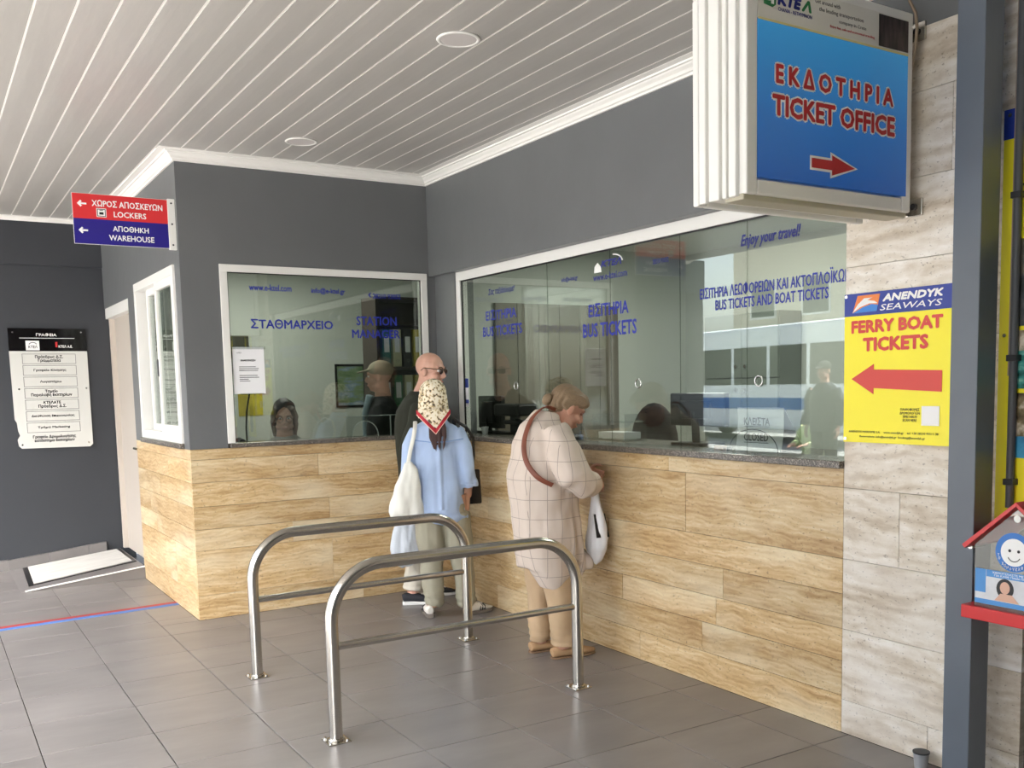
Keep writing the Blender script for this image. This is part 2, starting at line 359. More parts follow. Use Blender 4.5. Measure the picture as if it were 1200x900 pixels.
slabs(wr, 'X', -4.64, -18, [0, .45, 1.05, 1.65, 2.25, 2.79], [[-5.3, -6.2, -8, -10, -12, -15], [-5.6, -6.6, -9, -11, -13.5]], 0, .03, MATS['pale_travertine'])
wl = obj('wall_left', B(((L, .14, 2.332), (L+.14, 3.0, WT)), ((L, .14, 1.13), (L+.14, .15, 2.332)), ((L, 1.50, 1.13), (L+.14, 1.83, 2.332)), ((L+.022, .022, 0), (L+.14, 1.83, 1.13)), ((L, 1.83, 2.262), (L+.14, 3.0, 2.332))), M['wall']); tag(wl, kind='structure')
def slabsL(rows, cuts):
    for r in range(len(rows)-1):
        ed = [.022]+cuts[r]+[1.83]
        for e0, e1 in zip(ed, ed[1:]):
            obj('stone_slab', B(((L, e0+.001, rows[r]+.001), (L+.022, e1-.001, rows[r+1]-.001))), 'gold_travertine', wl, loc=(L, (e0+e1)/2, (rows[r]+rows[r+1])/2))
slabsL([0, .16, .46, .60, .75, .91, 1.06, 1.13], [[.9], [.6], [1.2], [.45, 1.4], [1.0], [.7], []])
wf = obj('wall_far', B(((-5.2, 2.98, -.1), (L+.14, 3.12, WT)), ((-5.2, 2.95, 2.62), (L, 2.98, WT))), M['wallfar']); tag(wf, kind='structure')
# ------------------------------------------------------------------ windows
def wframe(bm, pl, a0, a1, z0, z1, d, t, dep, bottom=True, right=True):
    """rectangular aluminium frame, front at d, depth dep behind the plane"""
    R, U, N = wbasis(pl)
    def bx(p0, p1, q0, q1):
        A = wp(pl, p0, q0, d); C = wp(pl, p1, q1, d)-N*dep
        box(bm, tuple(min(A[i], C[i]) for i in range(3)), tuple(max(A[i], C[i]) for i in range(3)))
    s = 1 if a1 > a0 else -1
    bx(a0, a1, z1-t, z1); bx(a0, a0+s*t, z0, z1-t)
    if right: bx(a1-s*t, a1, z0, z1-t)
    if bottom: bx(a0+s*t, a1-s*t, z0, z0+t)
    return bm
def pane(parent, pl, a0, a1, z0, z1, d, th=.008, m='window_glass', name='pane'):
    R, U, N = wbasis(pl); A = wp(pl, a0, z0, d); C = wp(pl, a1, z1, d)-N*th
    return obj(name, B((tuple(min(A[i], C[i]) for i in range(3)), tuple(max(A[i], C[i]) for i in range(3)))), m, parent)

# station manager window
w1 = empty('window_1', (-.75, 0, 1.16), kind='structure')
DONE = set()
def under(root):
    for o in list(COL.objects):
        if o.parent == root and o.name not in DONE:
            o.matrix_parent_inverse = root.matrix_basis.inverted(); DONE.add(o.name)
obj('window_frame', wframe(bmesh.new(), 'Y', -1.511, -.02, 1.16, 2.33, -.012, .048, .07, bottom=False), M['white'], w1, bevel=.002)
obj('gasket', wframe(bmesh.new(), 'Y', -1.464, -.067, 1.16, 2.283, .0, .007, .01, bottom=False), M['black'], w1)
for a, b in ((-1.462, -.069),): pane(w1, 'Y', a, b, 1.162, 2.281, .012)
T = lambda *a, **k: text(w1, 'lettering', *a, **k)
bl = M['blue']
T('www.e-ktel.com', 'Y', -1.318, -1.03, 2.168, 2.212, .0105, bl); T('info@e-ktel.gr', 'Y', -.892, -.645, 2.155, 2.202, .0105, bl)
T('28210 93052', 'Y', -.44, -.225, 2.142, 2.176, .0105, bl)
text(w1, 'phone_icon', '(', 'Y', -.474, -.45, 2.148, 2.182, .0105, bl, bold=.05)
T('ΣΤΑΘΜΑΡΧΕΙΟ', 'Y', -1.318, -.746, 1.918, 1.982, .0105, bl); T('STATION', 'Y', -.571, -.262, 1.95, 2.014, .0105, bl); T('MANAGER', 'Y', -.607, -.24, 1.86, 1.921, .0105, bl)
s1 = obj('window_sill', B(((-1.50, -.025, 1.13), (-.026, .18, 1.16))), M['granite'], w1, bevel=.004)
under(w1)

# ticket window, set back in its opening
w2 = empty('window_2', (.06, -2, 1.16), kind='structure')
obj('window_frame', wframe(bmesh.new(), 'X', -.305, -3.8245, 1.16, 2.31, .06, .062, .06, bottom=False, right=False), M['white'], w2, bevel=.002)
obj('gasket', wframe(bmesh.new(), 'X', -.367, -3.82, 1.16, 2.248, .07, .008, .01, bottom=False, right=False), M['black'], w2)
eds = [-.369, -1.464, -2.109, -2.701, -3.178, -3.822]
for a, b in zip(eds, eds[1:]): pane(w2, 'X', a-.001, b+.001, 1.162, 2.246, .08)
for y in (-1.08, -2.36, -3.26):
    bm = bmesh.new(); tube(bm, arcpts((.076, y, 1.50), .024, 0, 2*PI, 24, (0, 1, 0), (0, 0, 1)), .0035, 6, caps=False); obj('pull_ring', bm, M['chrome'], w2, smooth='all')
T = lambda *a, **k: text(w2, 'lettering', *a, **k); dg_ = .0785
nv = M['navy']
T('ΕΙΣΙΤΗΡΙΑ', 'X', -.700, -1.10, 1.945, 2.012, dg_, bl); T('BUS TICKETS', 'X', -.655, -1.165, 1.838, 1.905, dg_, bl)
T('Σας ταξιδεύουμε!', 'X', -.74, -1.085, 2.105, 2.155, dg_, nv, shear=.3)
T('info@e-ktel.gr', 'X', -1.63, -1.80, 2.105, 2.14, dg_, nv)
T('www.e-ktel.com', 'X', -1.955, -2.27, 2.085, 2.125, dg_, nv)
T('28210 93052', 'X', -2.49, -2.62, 2.12, 2.145, dg_, nv)
T('ΕΙΣΙΤΗΡΙΑ', 'X', -1.905, -2.28, 1.885, 1.96, dg_, bl); T('BUS TICKETS', 'X', -1.845, -2.35, 1.77, 1.85, dg_, bl)
T('Enjoy your travel!', 'X', -3.14, -3.51, 2.112, 2.182, dg_, nv, shear=.3)
T('ΕΙΣΙΤΗΡΙΑ ΛΕΩΦΟΡΕΙΩΝ ΚΑΙ ΑΚΤΟΠΛΟΪΚΩΝ', 'X', -2.857, -3.785, 1.905, 1.975, dg_, bl, bold=.012); T('BUS TICKETS AND BOAT TICKETS', 'X', -2.967, -3.668, 1.845, 1.895, dg_, bl)
# bus company emblem on the glass
T('KTEΛ', 'X', -2.03, -2.22, 2.155, 2.195, dg_, nv, shear=.25, bold=.05)
bm = bmesh.new(); wpoly(bm, 'X', [(-1.965, 2.13), (-2.035, 2.13), (-2.03, 2.16), (-2.0, 2.185), (-1.97, 2.165)], dg_); obj('emblem', bm, M['whitep'], w2)
bm = bmesh.new(); tube(bm, arcpts((dg_, -2.14, 2.17), .09, .1, 1.5, 10, (0, -1, 0), (0, 0, .5)), .004, 6); obj('emblem', bm, M['whitep'], w2)
obj('window_sill', B(((-.028, -3.8245, 1.13), (.5, -.001, 1.162))), M['granite'], w2, bevel=.004)
under(w2)

# side window with sliding sashes
w3 = empty('window_3', (L, .8, 1.16), kind='structure')
obj('window_frame', wframe(bmesh.new(), 'X', 1.50, .155, 1.165, 2.332, L-.015, .06, .09), M['white'], w3, bevel=.002)
obj('sash', wframe(bmesh.new(), 'X', .80, .215, 1.225, 2.272, L-.006, .055, .03), M['white'], w3, bevel=.002)
obj('sash', wframe(bmesh.new(), 'X', 1.30, .66, 1.225, 2.272, L+.035, .05, .03), M['white'], w3, bevel=.002)
pane(w3, 'X', .745, .27, 1.28, 2.217, L+.008); pane(w3, 'X', 1.25, .71, 1.275, 2.222, L+.05)
obj('slide_track', B(((L-.03, .155, 1.13), (L+.1, 1.50, 1.165))), M['granite'], w3, bevel=.003)
obj('latch', B(((L-.014, .78, 1.62), (L-.004, .80, 1.74))), M['darkgrey'], w3, bevel=.002)
under(w3)

# side door in the passage
d1 = empty('door_1', (L+.05, 2.4, 0), kind='structure')
obj('door_leaf', B(((L+.07, 1.88, .1), (L+.11, 2.94, 2.19))), mat('beige_door', (196, 186, 174), .5), d1, bevel=.003)
obj('door_frame', B(((L+.005, 1.83, 2.17), (L+.13, 2.98, 2.262))), M['white'], d1, bevel=.003)
obj('door_jamb', B(((L+.03, 1.83, .1), (L+.13, 1.88, 2.17)), ((L+.03, 2.93, .1), (L+.13, 2.98, 2.17))), MATS['beige_door'], d1, bevel=.003)
bm = bmesh.new(); tube(bm, [(L+.07, 1.96, 1.05), (L+.02, 1.96, 1.05), (L+.02, 2.08, 1.05)], .01, 10); obj('door_handle', bm, M['inox'], d1, smooth=True)
under(d1)

# office shells behind the glass
for nm_, bx_ in (('wall_office_end', ((.2, .14, 0), (2.75, .24, 2.62))), ('wall_office_back', ((2.6, -7.5, 0), (2.75, .14, 2.62))), ('wall_office_near', ((.2, -7.6, 0), (2.75, -7.5, 2.62))),
    ('wall_manager_side', ((.95, .24, 0), (1.05, 2.3, 2.62))), ('wall_manager_back', ((L+.14, 2.3, 0), (1.05, 2.4, 2.62))), ('wall_manager_left', ((L+.14, 1.5, 0), (L+.2, 2.3, 2.62)))):
    tag(obj(nm_, B(bx_), M['inwall']), kind='structure')
oc = obj('ceiling_office', B(((.2, -7.6, 2.62), (2.75, .24, 2.7)), ((L+.14, .14, 2.62), (.2, 2.4, 2.7)), ((.2, .24, 2.62), (1.05, 2.4, 2.7))), mat('office_ceiling_paint', (222, 228, 220), .6)); tag(oc, kind='structure')
of = obj('floor_office', B(((.2, -7.5, -.006), (2.6, .14, .002)), ((L+.14, .14, -.006), (.2, 2.3, .002)), ((.2, .24, -.006), (.95, 2.3, .002))), M['infloor']); tag(of, kind='structure')

# ------------------------------------------------------------------ ramp, mat, tape
rp = bmesh.new(); prism(rp, [(-2.66, 0), (L, 0), (L, .1)], 'Y', 1.80, 2.95)
ramp_o = obj('entrance_ramp', rp, M['tile']); tag(ramp_o, 'low grey tiled ramp rising to the side door with a metal nosing', 'ramp')
nb = bmesh.new(); tube(nb, [(-2.63, 1.797, .006), (L-.003, 1.797, .100)], .0065, 8); obj('nosing', nb, M['white'], ramp_o, smooth=True)
sl_ = math.atan2(.1, .904)
def onramp(x, y, h=0): return V((x, y, (x+2.66)*.1/.904 + h))
def rampslab(name, quad, h0, h1, m, parent=None):
    bm = bmesh.new(); lo = [bm.verts.new(onramp(x, y, h0)) for x, y in quad]; hi = [bm.verts.new(onramp(x, y, h1)) for x, y in quad]
    bm.faces.new(hi); bm.faces.new(lo[::-1])
    for k in range(4): bm.faces.new((lo[k], lo[(k+1) % 4], hi[(k+1) % 4], hi[k]))
    return obj(name, bm, m, parent)
dm = rampslab('door_mat', [(-2.55, 2.02), (-1.80, 2.13), (-1.80, 2.88), (-2.52, 2.88)], .001, .012, mat('pale_mat', (196, 194, 188), .9, var=.12, vscale=5, stretch=(1, 4, 1)))
tag(dm, 'pale rectangular doormat lying on the ramp by the dark wall', 'doormat')
rampslab('rubber_edge', [(-2.59, 1.99), (-1.77, 2.10), (-1.77, 2.90), (-2.56, 2.90)], .0005, .007, M['black'], dm)
bk = obj('baseboard_far', B(((-5.2, 2.935, 0), (-2.66, 2.95+.03, .09))), M['tile']); tag(bk, kind='structure')
for k, (xa, xb) in enumerate([(-2.66, -2.34), (-2.34, -2.02), (-2.02, -1.87)]):
    bm = bmesh.new(); za, zb = onramp(xa, 0).z, onramp(xb, 0).z
    prism(bm, [(xa+.001, za), (xb-.001, zb), (xb-.001, zb+.085), (xa+.001, za+.085)], 'Y', 2.936, 2.98); obj('skirting_tile', bm, M['tile'], bk)
for (nm, m, dy, lab) in (('red', M['red'], .032, 'thin red tape line across the floor tiles to the stone corner'), ('blue', mat('blue_tape', (70, 112, 176), .5), -.032, 'thin blue tape line running just in front of the red one')):
    ya, yb = .44, .652
    o = obj('floor_tape', prism(bmesh.new(), [(-4.6, ya+dy-.03), (L, yb+dy-.03), (L, yb+dy+.03), (-4.6, ya+dy+.03)], 'Z', .0002, .0022), mat('red_tape', (160, 52, 50), .5) if nm == 'red' else m)
    tag(o, lab, 'tape')

# ------------------------------------------------------------------ steel barriers
def barrier(y, label, xa=-1.815, xb=-.552):
    root = empty('queue_barrier', ((xa+xb)/2, y, 0), 0, label, 'barrier')
    H = .752; R = .235; pts = [(xa, y, .006), (xa, y, .3), (xa, y, H-R-.05)]
    pts += arcpts((xa+R, y, H-R), R, PI, PI/2, 12, (1, 0, 0), (0, 0, 1)); pts += arcpts((xb-R, y, H-R), R, PI/2, 0, 12, (1, 0, 0), (0, 0, 1)); pts += [(xb, y, .3), (xb, y, .006)]
    bm = bmesh.new(); tube(bm, pts, .028, 20); obj('hoop', bm, M['inox'], root, smooth=True)
    bm = bmesh.new(); tube(bm, [(xa, y, .412), (xb, y, .412)], .017, 14); obj('middle_rail', bm, M['inox'], root, smooth=True)
    for x in (xa, xb):
        bm = bmesh.new(); box(bm, (x-.05, y-.05, 0), (x+.05, y+.05, .006)); cyl(bm, (x, y, .006), .034, .01)
        bp = obj('base_plate', bm, M['inox'], root, bevel=.002)
        for sx in (-1, 1):
            for sy in (-1, 1): obj('bolt', cyl(bmesh.new(), (x+sx*.037, y+sy*.037, .006), .007, .008, seg=6), M['chrome'], bp)
    for o in root.children:
        o.matrix_parent_inverse = root.matrix_basis.inverted()
barrier(-1.5, 'stainless steel hoop barrier farther back, nearer the station manager window')
barrier(-2.65, 'stainless steel hoop barrier in front, nearer the viewer')

# ------------------------------------------------------------------ blue grey column, wall conduit
cl = empty('steel_column', (-.15, -4.5, 0), 0, 'blue grey painted steel column in front of the travertine pier', 'column')
obj('shaft', B(((-.20, -4.552, 0), (-.095, -4.448, WT-.01))), M['steel_paint'], cl, bevel=.003)
obj('base_collar', B(((-.22, -4.572, 0), (-.075, -4.428, .012))), M['steel_paint'], cl)
under(cl)
cn = empty('wall_conduit', (-.02, -4.56, 1), 0, 'dark grey cable conduit running up the pier behind the column', 'conduit')
bm = bmesh.new(); tube(bm, [(-.028, -4.575, 2.98), (-.028, -4.574, 1.04)], .014, 12); obj('pipe', bm, mat('conduit_grey', (78, 80, 84), .5), cn, smooth=True)
bm = bmesh.new(); tube(bm, [(-.012, -4.553, 2.98), (-.012, -4.550, 1.5)], .006, 8); obj('cable', bm, mat('pinkish_cable', (170, 150, 135), .6), cn, smooth=True)
for z in (2.1, 1.55, 1.12): obj('clip', B(((-.045, -4.594, z), (0, -4.556, z+.022))), M['darkgrey'], cn, bevel=.002)
under(cn)
pb = empty('plastic_cup', (-.06, -4.262, 0), 0, 'small cloudy plastic cup on the floor against the column foot', 'cup')
bm = bmesh.new(); tube(bm, [(-.06, -4.262, .0), (-.06, -4.262, .06)], [.024, .03], 16); obj('cup_body', bm, mat('cloudy_plastic', (150, 152, 156), .3), pb, smooth=True)
bm = bmesh.new(); cyl(bm, (-.06, -4.262, .06), .032, .006); obj('lid', bm, M['darkgrey'], pb, smooth=True); under(pb)

# ------------------------------------------------------------------ downlights
for (x, y, lab) in ((-1.115, -2.63, 'round recessed downlight in the ceiling, the larger one nearest the viewer'), (-1.13, -.60, 'round recessed downlight in the ceiling near the grey back wall')):
    t = empty('ceiling_light', (x, y, HC), 0, lab, 'downlight', 'recessed ceiling lights')
    bm = bmesh.new(); tube(bm, arcpts((x, y, HC-.004), .088, 0, 2*PI, 32, (1, 0, 0), (0, 1, 0)), .010, 8, caps=False, flat=.5); obj('rim', bm, M['white'], t, smooth='all')
    bm = bmesh.new(); cyl(bm, (x, y, HC-.006), .082, .008, seg=32); obj('diffuser', bm, mat('frosted_diffuser', (205, 200, 196), .4), t, smooth=True); under(t)

# ------------------------------------------------------------------ notice board on the far wall
nb = empty('office_directory_board', (-2.23, 2.95, 1.5), 0, 'white office directory board with black header on the dark wall', 'notice board')
D0 = 2.972
def NB(x): return x
bm = bmesh.new(); pts = [(-2.535, 1.885), (-2.53, 1.30), (-2.515, 1.27), (-2.51, 1.20), (-2.498, 1.16), (-2.516, 1.13), (-2.518, 1.12), (-2.512, 1.07), (-2.49, 1.048), (-1.95, 1.042), (-1.925, 1.065), (-1.925, 1.885)]
wpoly(bm, 'Y', pts, D0, .02); obj('board_panel', bm, mat('glossy_white_board', (212, 212, 206), .12), nb)
bm = bmesh.new(); wrect(bm, 'Y', -2.535, -1.925, 1.885, 2.08, D0, .02); obj('header', bm, mat('glossy_black_board', (14, 12, 13), .08), nb)
Dn = D0-.021
T = lambda *a, **k: text(nb, 'lettering', *a, **k)
T('ΓΡΑΦΕΙΑ', 'Y', -2.32, -2.16, 2.012, 2.040, Dn, M['whitep'])
bm = bmesh.new(); wrect(bm, 'Y', -2.45, -2.02, 1.995, 1.999, Dn); obj('rule', bm, M['whitep'], nb)
bm = bmesh.new(); wrect(bm, 'Y', -2.405, -2.30, 1.893, 1.975, Dn); obj('emblem', bm, M['whitep'], nb); T('KTEΛ', 'Y', -2.385, -2.315, 1.91, 1.935, Dn-.0006, M['blackp'])
bm = bmesh.new(); tube(bm, arcpts((-2.35, Dn-.001, 1.925), .035, .6, 2.6, 8, (1, 0, 0), (0, 0, 1)), .003, 6); obj('emblem_arc', bm, M['blackp'], nb)
T('KTEΛ A.E.', 'Y', -2.15, -2.04, 1.915, 1.938, Dn, M['whitep']); bm = bmesh.new(); wrect(bm, 'Y', -2.175, -2.158, 1.92, 1.965, Dn); obj('red_mark', bm, M['red'], nb)
rows = ['Πρόεδρος Δ.Σ.\nΓραμματεία', 'Γραφείο Κίνησης', 'Λογιστήριο', 'Ταμείο\nΠαραλαβή Εισιτηρίων', 'ΚΤΕΛΑΤΕ\nΠρόεδρος Δ.Σ.', 'Διεύθυνση Επικοινωνίας', 'Τμήμα Marketing', 'Γραφείο Δρομολογήσης\nκατάστημα Εισιτηρίων']
for k, s in enumerate(rows):
    zt = 1.862-k*.099; zb = zt-.086
    if k < 7:
        bm = bmesh.new(); wframe(bm, 'Y', -2.44, -2.02, zb, zt, Dn-.0008, .003, .001); obj('row_border', bm, mat('thin_grey_line', (90, 90, 90), .5), nb)
    two = '\n' in s; ln = max(len(q) for q in s.split('\n')); hw = min(.0085*ln, .17)
    T(s, 'Y', -2.23-hw, -2.23+hw, zb+(.01 if two else .03), zt-(.01 if two else .03), Dn, M['blackp'], bold=.025)
for x, z in ((-2.50, 2.045), (-1.965, 2.05), (-2.485, 1.08), (-1.96, 1.08), (-2.48, 1.56), (-1.95, 1.56)): obj('screw', cyl(bmesh.new(), (x, Dn+.001, z), .007, -.004, 'Y', 10), M['chrome'], nb)
under(nb)

# ------------------------------------------------------------------ lockers / warehouse sign
ls = empty('direction_sign', (L, .05, 2.57), 0, 'small red and blue sign to lockers and warehouse on the wall corner', 'sign')
obj('plate', B(((-2.352, .05, 2.418), (-1.80, .056, 2.722))), M['white'], ls)
obj('mount_flange', B(((-1.80, .040, 2.41), (L, .062, 2.728))), M['white'], ls, bevel=.002)
for z in (2.44, 2.57, 2.70): obj('screw', cyl(bmesh.new(), (-1.778, .041, z), .006, -.004, 'Y', 8), M['darkgrey'], ls)
bm = bmesh.new(); wrect(bm, 'Y', -2.35, -1.801, 2.571, 2.72, .05); obj('red_field', bm, mat('sign_red', (214, 48, 52), .4), ls)
bm = bmesh.new(); wrect(bm, 'Y', -2.35, -1.801, 2.42, 2.571, .05); obj('blue_field', bm, mat('sign_blue', (36, 26, 130), .4), ls)
T = lambda *a, **k: text(ls, 'lettering', *a, **k); Dl = .0488
T('ΧΩΡΟΣ ΑΠΟΣΚΕΥΩΝ', 'Y', -2.242, -1.83, 2.648, 2.688, Dl, M['whitep']); T('LOCKERS', 'Y', -2.12, -1.93, 2.59, 2.625, Dl, M['whitep'])
T('ΑΠΟΘΗΚΗ', 'Y', -2.13, -1.92, 2.503, 2.538, Dl, M['whitep']); T('WAREHOUSE', 'Y', -2.155, -1.89, 2.447, 2.482, Dl, M['whitep'])
for z in (2.66, 2.50):
    bm = bmesh.new(); wpoly(bm, 'Y', [(-2.325, z), (-2.305, z+.02), (-2.297, z+.012), (-2.305, z+.005), (-2.272, z+.005), (-2.272, z-.005), (-2.305, z-.005), (-2.297, z-.012), (-2.305, z-.02)], Dl); obj('arrow', bm, M['whitep'], ls)
bm = bmesh.new(); wrect(bm, 'Y', -2.218, -2.162, 2.585, 2.638, Dl); ic = obj('locker_icon', bm, M['whitep'], ls)
bm = bmesh.new(); wframe(bm, 'Y', -2.214, -2.166, 2.589, 2.634, Dl-.0015, .004, .0008); wrect(bm, 'Y', -2.202, -2.178, 2.600, 2.615, Dl-.001); wrect(bm, 'Y', -2.20, -2.18, 2.624, 2.628, Dl-.001); obj('icon_drawing', bm, M['blackp'], ic)
bm = bmesh.new(); wrect(bm, 'Y', -1.801, -2.35, 2.42, 2.72, .0575, .001); under(ls)
obj('back_field', bm, mat('sign_red', (0, 0, 0)), ls)
under(ls)

# ------------------------------------------------------------------ big light box: ticket office
bs = empty('light_box_sign', (-.5, -4.08, 2.45), 0, 'large blue hanging light box sign reading ticket office', 'sign')
YS = -4.175; X0, X1, Z0, Z1 = -.905, -.075, 2.115, 2.82
bm = B(((X0, YS+.035, Z0), (X1, YS+.205, Z1))); obj('cabinet', bm, M['white'], bs, bevel=.01)
for x in (X0-.004,):
    for yy, hh in ((YS+.03, .035), (YS+.075, .02), (YS+.11, .05), (YS+.175, .035)): obj('end_rib', B(((x-.012, yy, Z0-.01), (X0+.004, yy+hh, Z1))), M['white'], bs, bevel=.004)
obj('back_bezel', wframe(bmesh.new(), 'Y', X0-.02, X1, Z0-.015, Z1, YS+.205, .04, .03), M['white'], bs, bevel=.006)
bm = wframe(bmesh.new(), 'Y', X0, X1+.005, Z0-.005, Z1, YS-.004, .05, .04); obj('front_bezel', bm, M['white'], bs, bevel=.006)
obj('bottom_rail', B(((X0, YS+.01, Z0-.022), (X1, YS+.1, Z0))), mat('weathered_aluminium', (176, 170, 150), .45), bs, bevel=.006)
# face: blue print with its own vertical fade, plus a faint glow added to brighten it
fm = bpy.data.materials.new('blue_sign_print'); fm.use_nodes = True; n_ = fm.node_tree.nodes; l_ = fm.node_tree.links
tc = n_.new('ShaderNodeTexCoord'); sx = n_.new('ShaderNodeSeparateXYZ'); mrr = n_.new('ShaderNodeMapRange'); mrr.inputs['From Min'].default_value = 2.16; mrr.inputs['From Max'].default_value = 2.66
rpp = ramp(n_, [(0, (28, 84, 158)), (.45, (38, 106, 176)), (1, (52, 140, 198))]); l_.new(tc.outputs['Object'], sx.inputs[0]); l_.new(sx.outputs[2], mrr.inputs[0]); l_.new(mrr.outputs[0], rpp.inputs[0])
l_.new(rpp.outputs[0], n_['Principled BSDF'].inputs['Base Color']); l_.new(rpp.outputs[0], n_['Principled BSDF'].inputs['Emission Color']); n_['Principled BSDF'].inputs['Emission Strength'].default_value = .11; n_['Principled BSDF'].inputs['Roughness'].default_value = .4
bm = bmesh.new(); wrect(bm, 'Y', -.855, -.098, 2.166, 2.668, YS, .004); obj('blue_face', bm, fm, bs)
bm = bmesh.new(); wrect(bm, 'Y', -.855, -.098, 2.668, 2.79, YS, .004); obj('white_header', bm, mat('cream_print', (222, 220, 212), .45), bs)
bm = bmesh.new(); wrect(bm, 'Y', -.855, -.098, 2.664, 2.671, YS-.0042, .0006); obj('yellow_rule', bm, mat('pale_yellow', (222, 214, 150), .5), bs)
Df = YS-.0045
for s, a0, a1, z0, z1 in (('E Κ Δ Ο Τ Η Ρ Ι Α', -.775, -.178, 2.474, 2.540), ('TICKET OFFICE', -.79, -.168, 2.37, 2.440)):
    text(bs, 'lettering_outline', s, 'Y', a0-.006, a1+.006, z0-.006, z1+.006, Df, M['whitep'], bold=.038, grow=.006)
    text(bs, 'lettering', s, 'Y', a0, a1, z0, z1, Df-.0008, M['red'], bold=.038)
for g, m_, dd in ((.008, M['whitep'], 0), (0, M['red'], .0008)):
    bm = bmesh.new(); z = 2.237; wpoly(bm, 'Y', [(-.602-g, z-.016-g), (-.50-g, z-.016-g), (-.50-g, z-.034-g*1.3), (-.382+g*2, z), (-.50-g, z+.034+g*1.3), (-.50-g, z+.016+g), (-.602-g, z+.016+g)], Df-dd); obj('arrow', bm, m_, bs)
T = lambda *a, **k: text(bs, 'lettering', *a, **k); gr = mat('grey_print', (110, 110, 108), .5); gn = mat('green_print', (36, 120, 66), .5)
T('PUBLIC BUS SERVICES', 'Y', -.765, -.61, 2.765, 2.777, Df, gn); T('KTE', 'Y', -.768, -.655, 2.722, 2.760, Df, M['navy'], bold=.07, shear=.2); T('Λ', 'Y', -.655, -.607, 2.722, 2.760, Df, gn, bold=.06, shear=.2)
T('CHANIA - RETHYMNON', 'Y', -.765, -.605, 2.704, 2.716, Df, M['navy'])
bm = bmesh.new(); wpoly(bm, 'Y', [(-.83, 2.715), (-.79, 2.71), (-.775, 2.72), (-.775, 2.75), (-.80, 2.785), (-.825, 2.775), (-.815, 2.75), (-.83, 2.745)], Df); obj('emblem', bm, gn, bs)
bm = bmesh.new(); wrect(bm, 'Y', -.825, -.80, 2.728, 2.738, Df-.0008); wpoly(bm, 'Y', [(-.797, 2.72), (-.785, 2.72), (-.785, 2.75), (-.797, 2.755)], Df-.0008); obj('emblem_windows', bm, M['whitep'], bs)
T('Get around with', 'Y', -.59, -.465, 2.762, 2.776, Df, gr, bold=.0); T('the leading transportation', 'Y', -.57, -.345, 2.735, 2.752, Df, gr, bold=.0); T('company in Crete', 'Y', -.47, -.33, 2.712, 2.727, Df, gr, bold=0)
T('Enjoy fast, safe and economical traveling', 'Y', -.515, -.285, 2.692, 2.703, Df, M['red'], bold=.01)
bm = bmesh.new(); wrect(bm, 'Y', -.262, -.10, 2.676, 2.785, Df); obj('bus_photo', bm, mat('dark_bus_photo', (62, 52, 50), .4, var=.9, vscale=26, stretch=(2, 1, .5)), bs)
for z in (2.14, 2.775):
    obj('wall_bracket', B(((X1-.01, YS+.06, z-.028), (-.004, YS+.075, z+.012)), ((-.012, YS-.01, z-.035), (-.001, YS+.085, z+.03))), M['inox'], bs, bevel=.002)
    obj('bracket_bolt', cyl(bmesh.new(), (-.012, YS+.025, z), .012, -.008, 'X', 10), M['darkgrey'], bs)
bm = bmesh.new(); tube(bm, [(-.085, YS+.02, 3.01), (-.088, YS+.0, 2.86), (-.07, YS-.012, 2.82), (-.058, YS-.01, 2.77), (-.062, YS-.008, 2.70), (-.066, YS+.01, 2.62)], .006, 8); obj('power_cable', bm, mat('brown_cable', (140, 122, 100), .6), bs, smooth=True)
under(bs)

# ------------------------------------------------------------------ ferry sign (flat board on the pier)
fs = empty('ferry_ticket_sign', (-.01, -4.06, 1.5), 0, 'yellow ferry boat tickets sign with red arrow, left of the column', 'sign')
DX = -.004
bm = bmesh.new(); wrect(bm, 'X', -3.826, -4.40, 1.243, 1.842, 0-.001, .006); obj('board', bm, M['yellow'], fs, bevel=.001)
bm = bmesh.new(); wrect(bm, 'X', -3.826, -4.40, 1.752, 1.842, -.0075, .0006); obj('blue_band', bm, mat('royal_blue_print', (28, 54, 150), .4), fs)
DX = -.0083; T = lambda *a, **k: text(fs, 'lettering', *a, **k)
T('ANENDYK', 'X', -4.012, -4.283, 1.800, 1.830, DX, M['whitep'], bold=.06, shear=.2); T('SEAWAYS', 'X', -4.0, -4.278, 1.766, 1.790, DX, M['whitep'], bold=.01, shear=.2)
rd = mat('brick_red_print', (214, 66, 56), .45)
T('FERRY BOAT', 'X', -3.862, -4.283, 1.682, 1.734, DX, rd, bold=.05); T('TICKETS', 'X', -3.92, -4.222, 1.608, 1.664, DX, rd, bold=.05)
bm = bmesh.new(); wpoly(bm, 'X', [(-3.866, 1.50), (-3.975, 1.558), (-3.975, 1.536), (-4.283, 1.526), (-4.283, 1.446), (-3.975, 1.462), (-3.975, 1.438)], DX); obj('arrow', bm, rd, fs)
bm = bmesh.new(); wpoly(bm, 'X', [(-3.868, 1.764), (-3.985, 1.766), (-4.0, 1.832), (-3.892, 1.832)], DX); em = obj('emblem', bm, mat('orange_print', (232, 130, 60), .4), fs)
bm = bmesh.new(); wpoly(bm, 'X', [(-3.868, 1.764), (-3.985, 1.766), (-3.992, 1.79), (-3.96, 1.795), (-3.92, 1.786)], DX-.0006); obj('sea_wave', bm, mat('sea_blue_print', (50, 130, 214), .4), em)
bm = bmesh.new(); wpoly(bm, 'X', [(-3.868, 1.766), (-3.905, 1.786), (-3.95, 1.798), (-3.99, 1.796), (-3.975, 1.806), (-3.94, 1.812), (-3.965, 1.820), (-3.925, 1.820), (-3.895, 1.798)], DX-.0012); obj('white_bird', bm, M['whitep'], em)
bm = bmesh.new(); wrect(bm, 'X', -4.198, -4.275, 1.318, 1.392, DX); obj('white_label', bm, M['whitep'], fs)
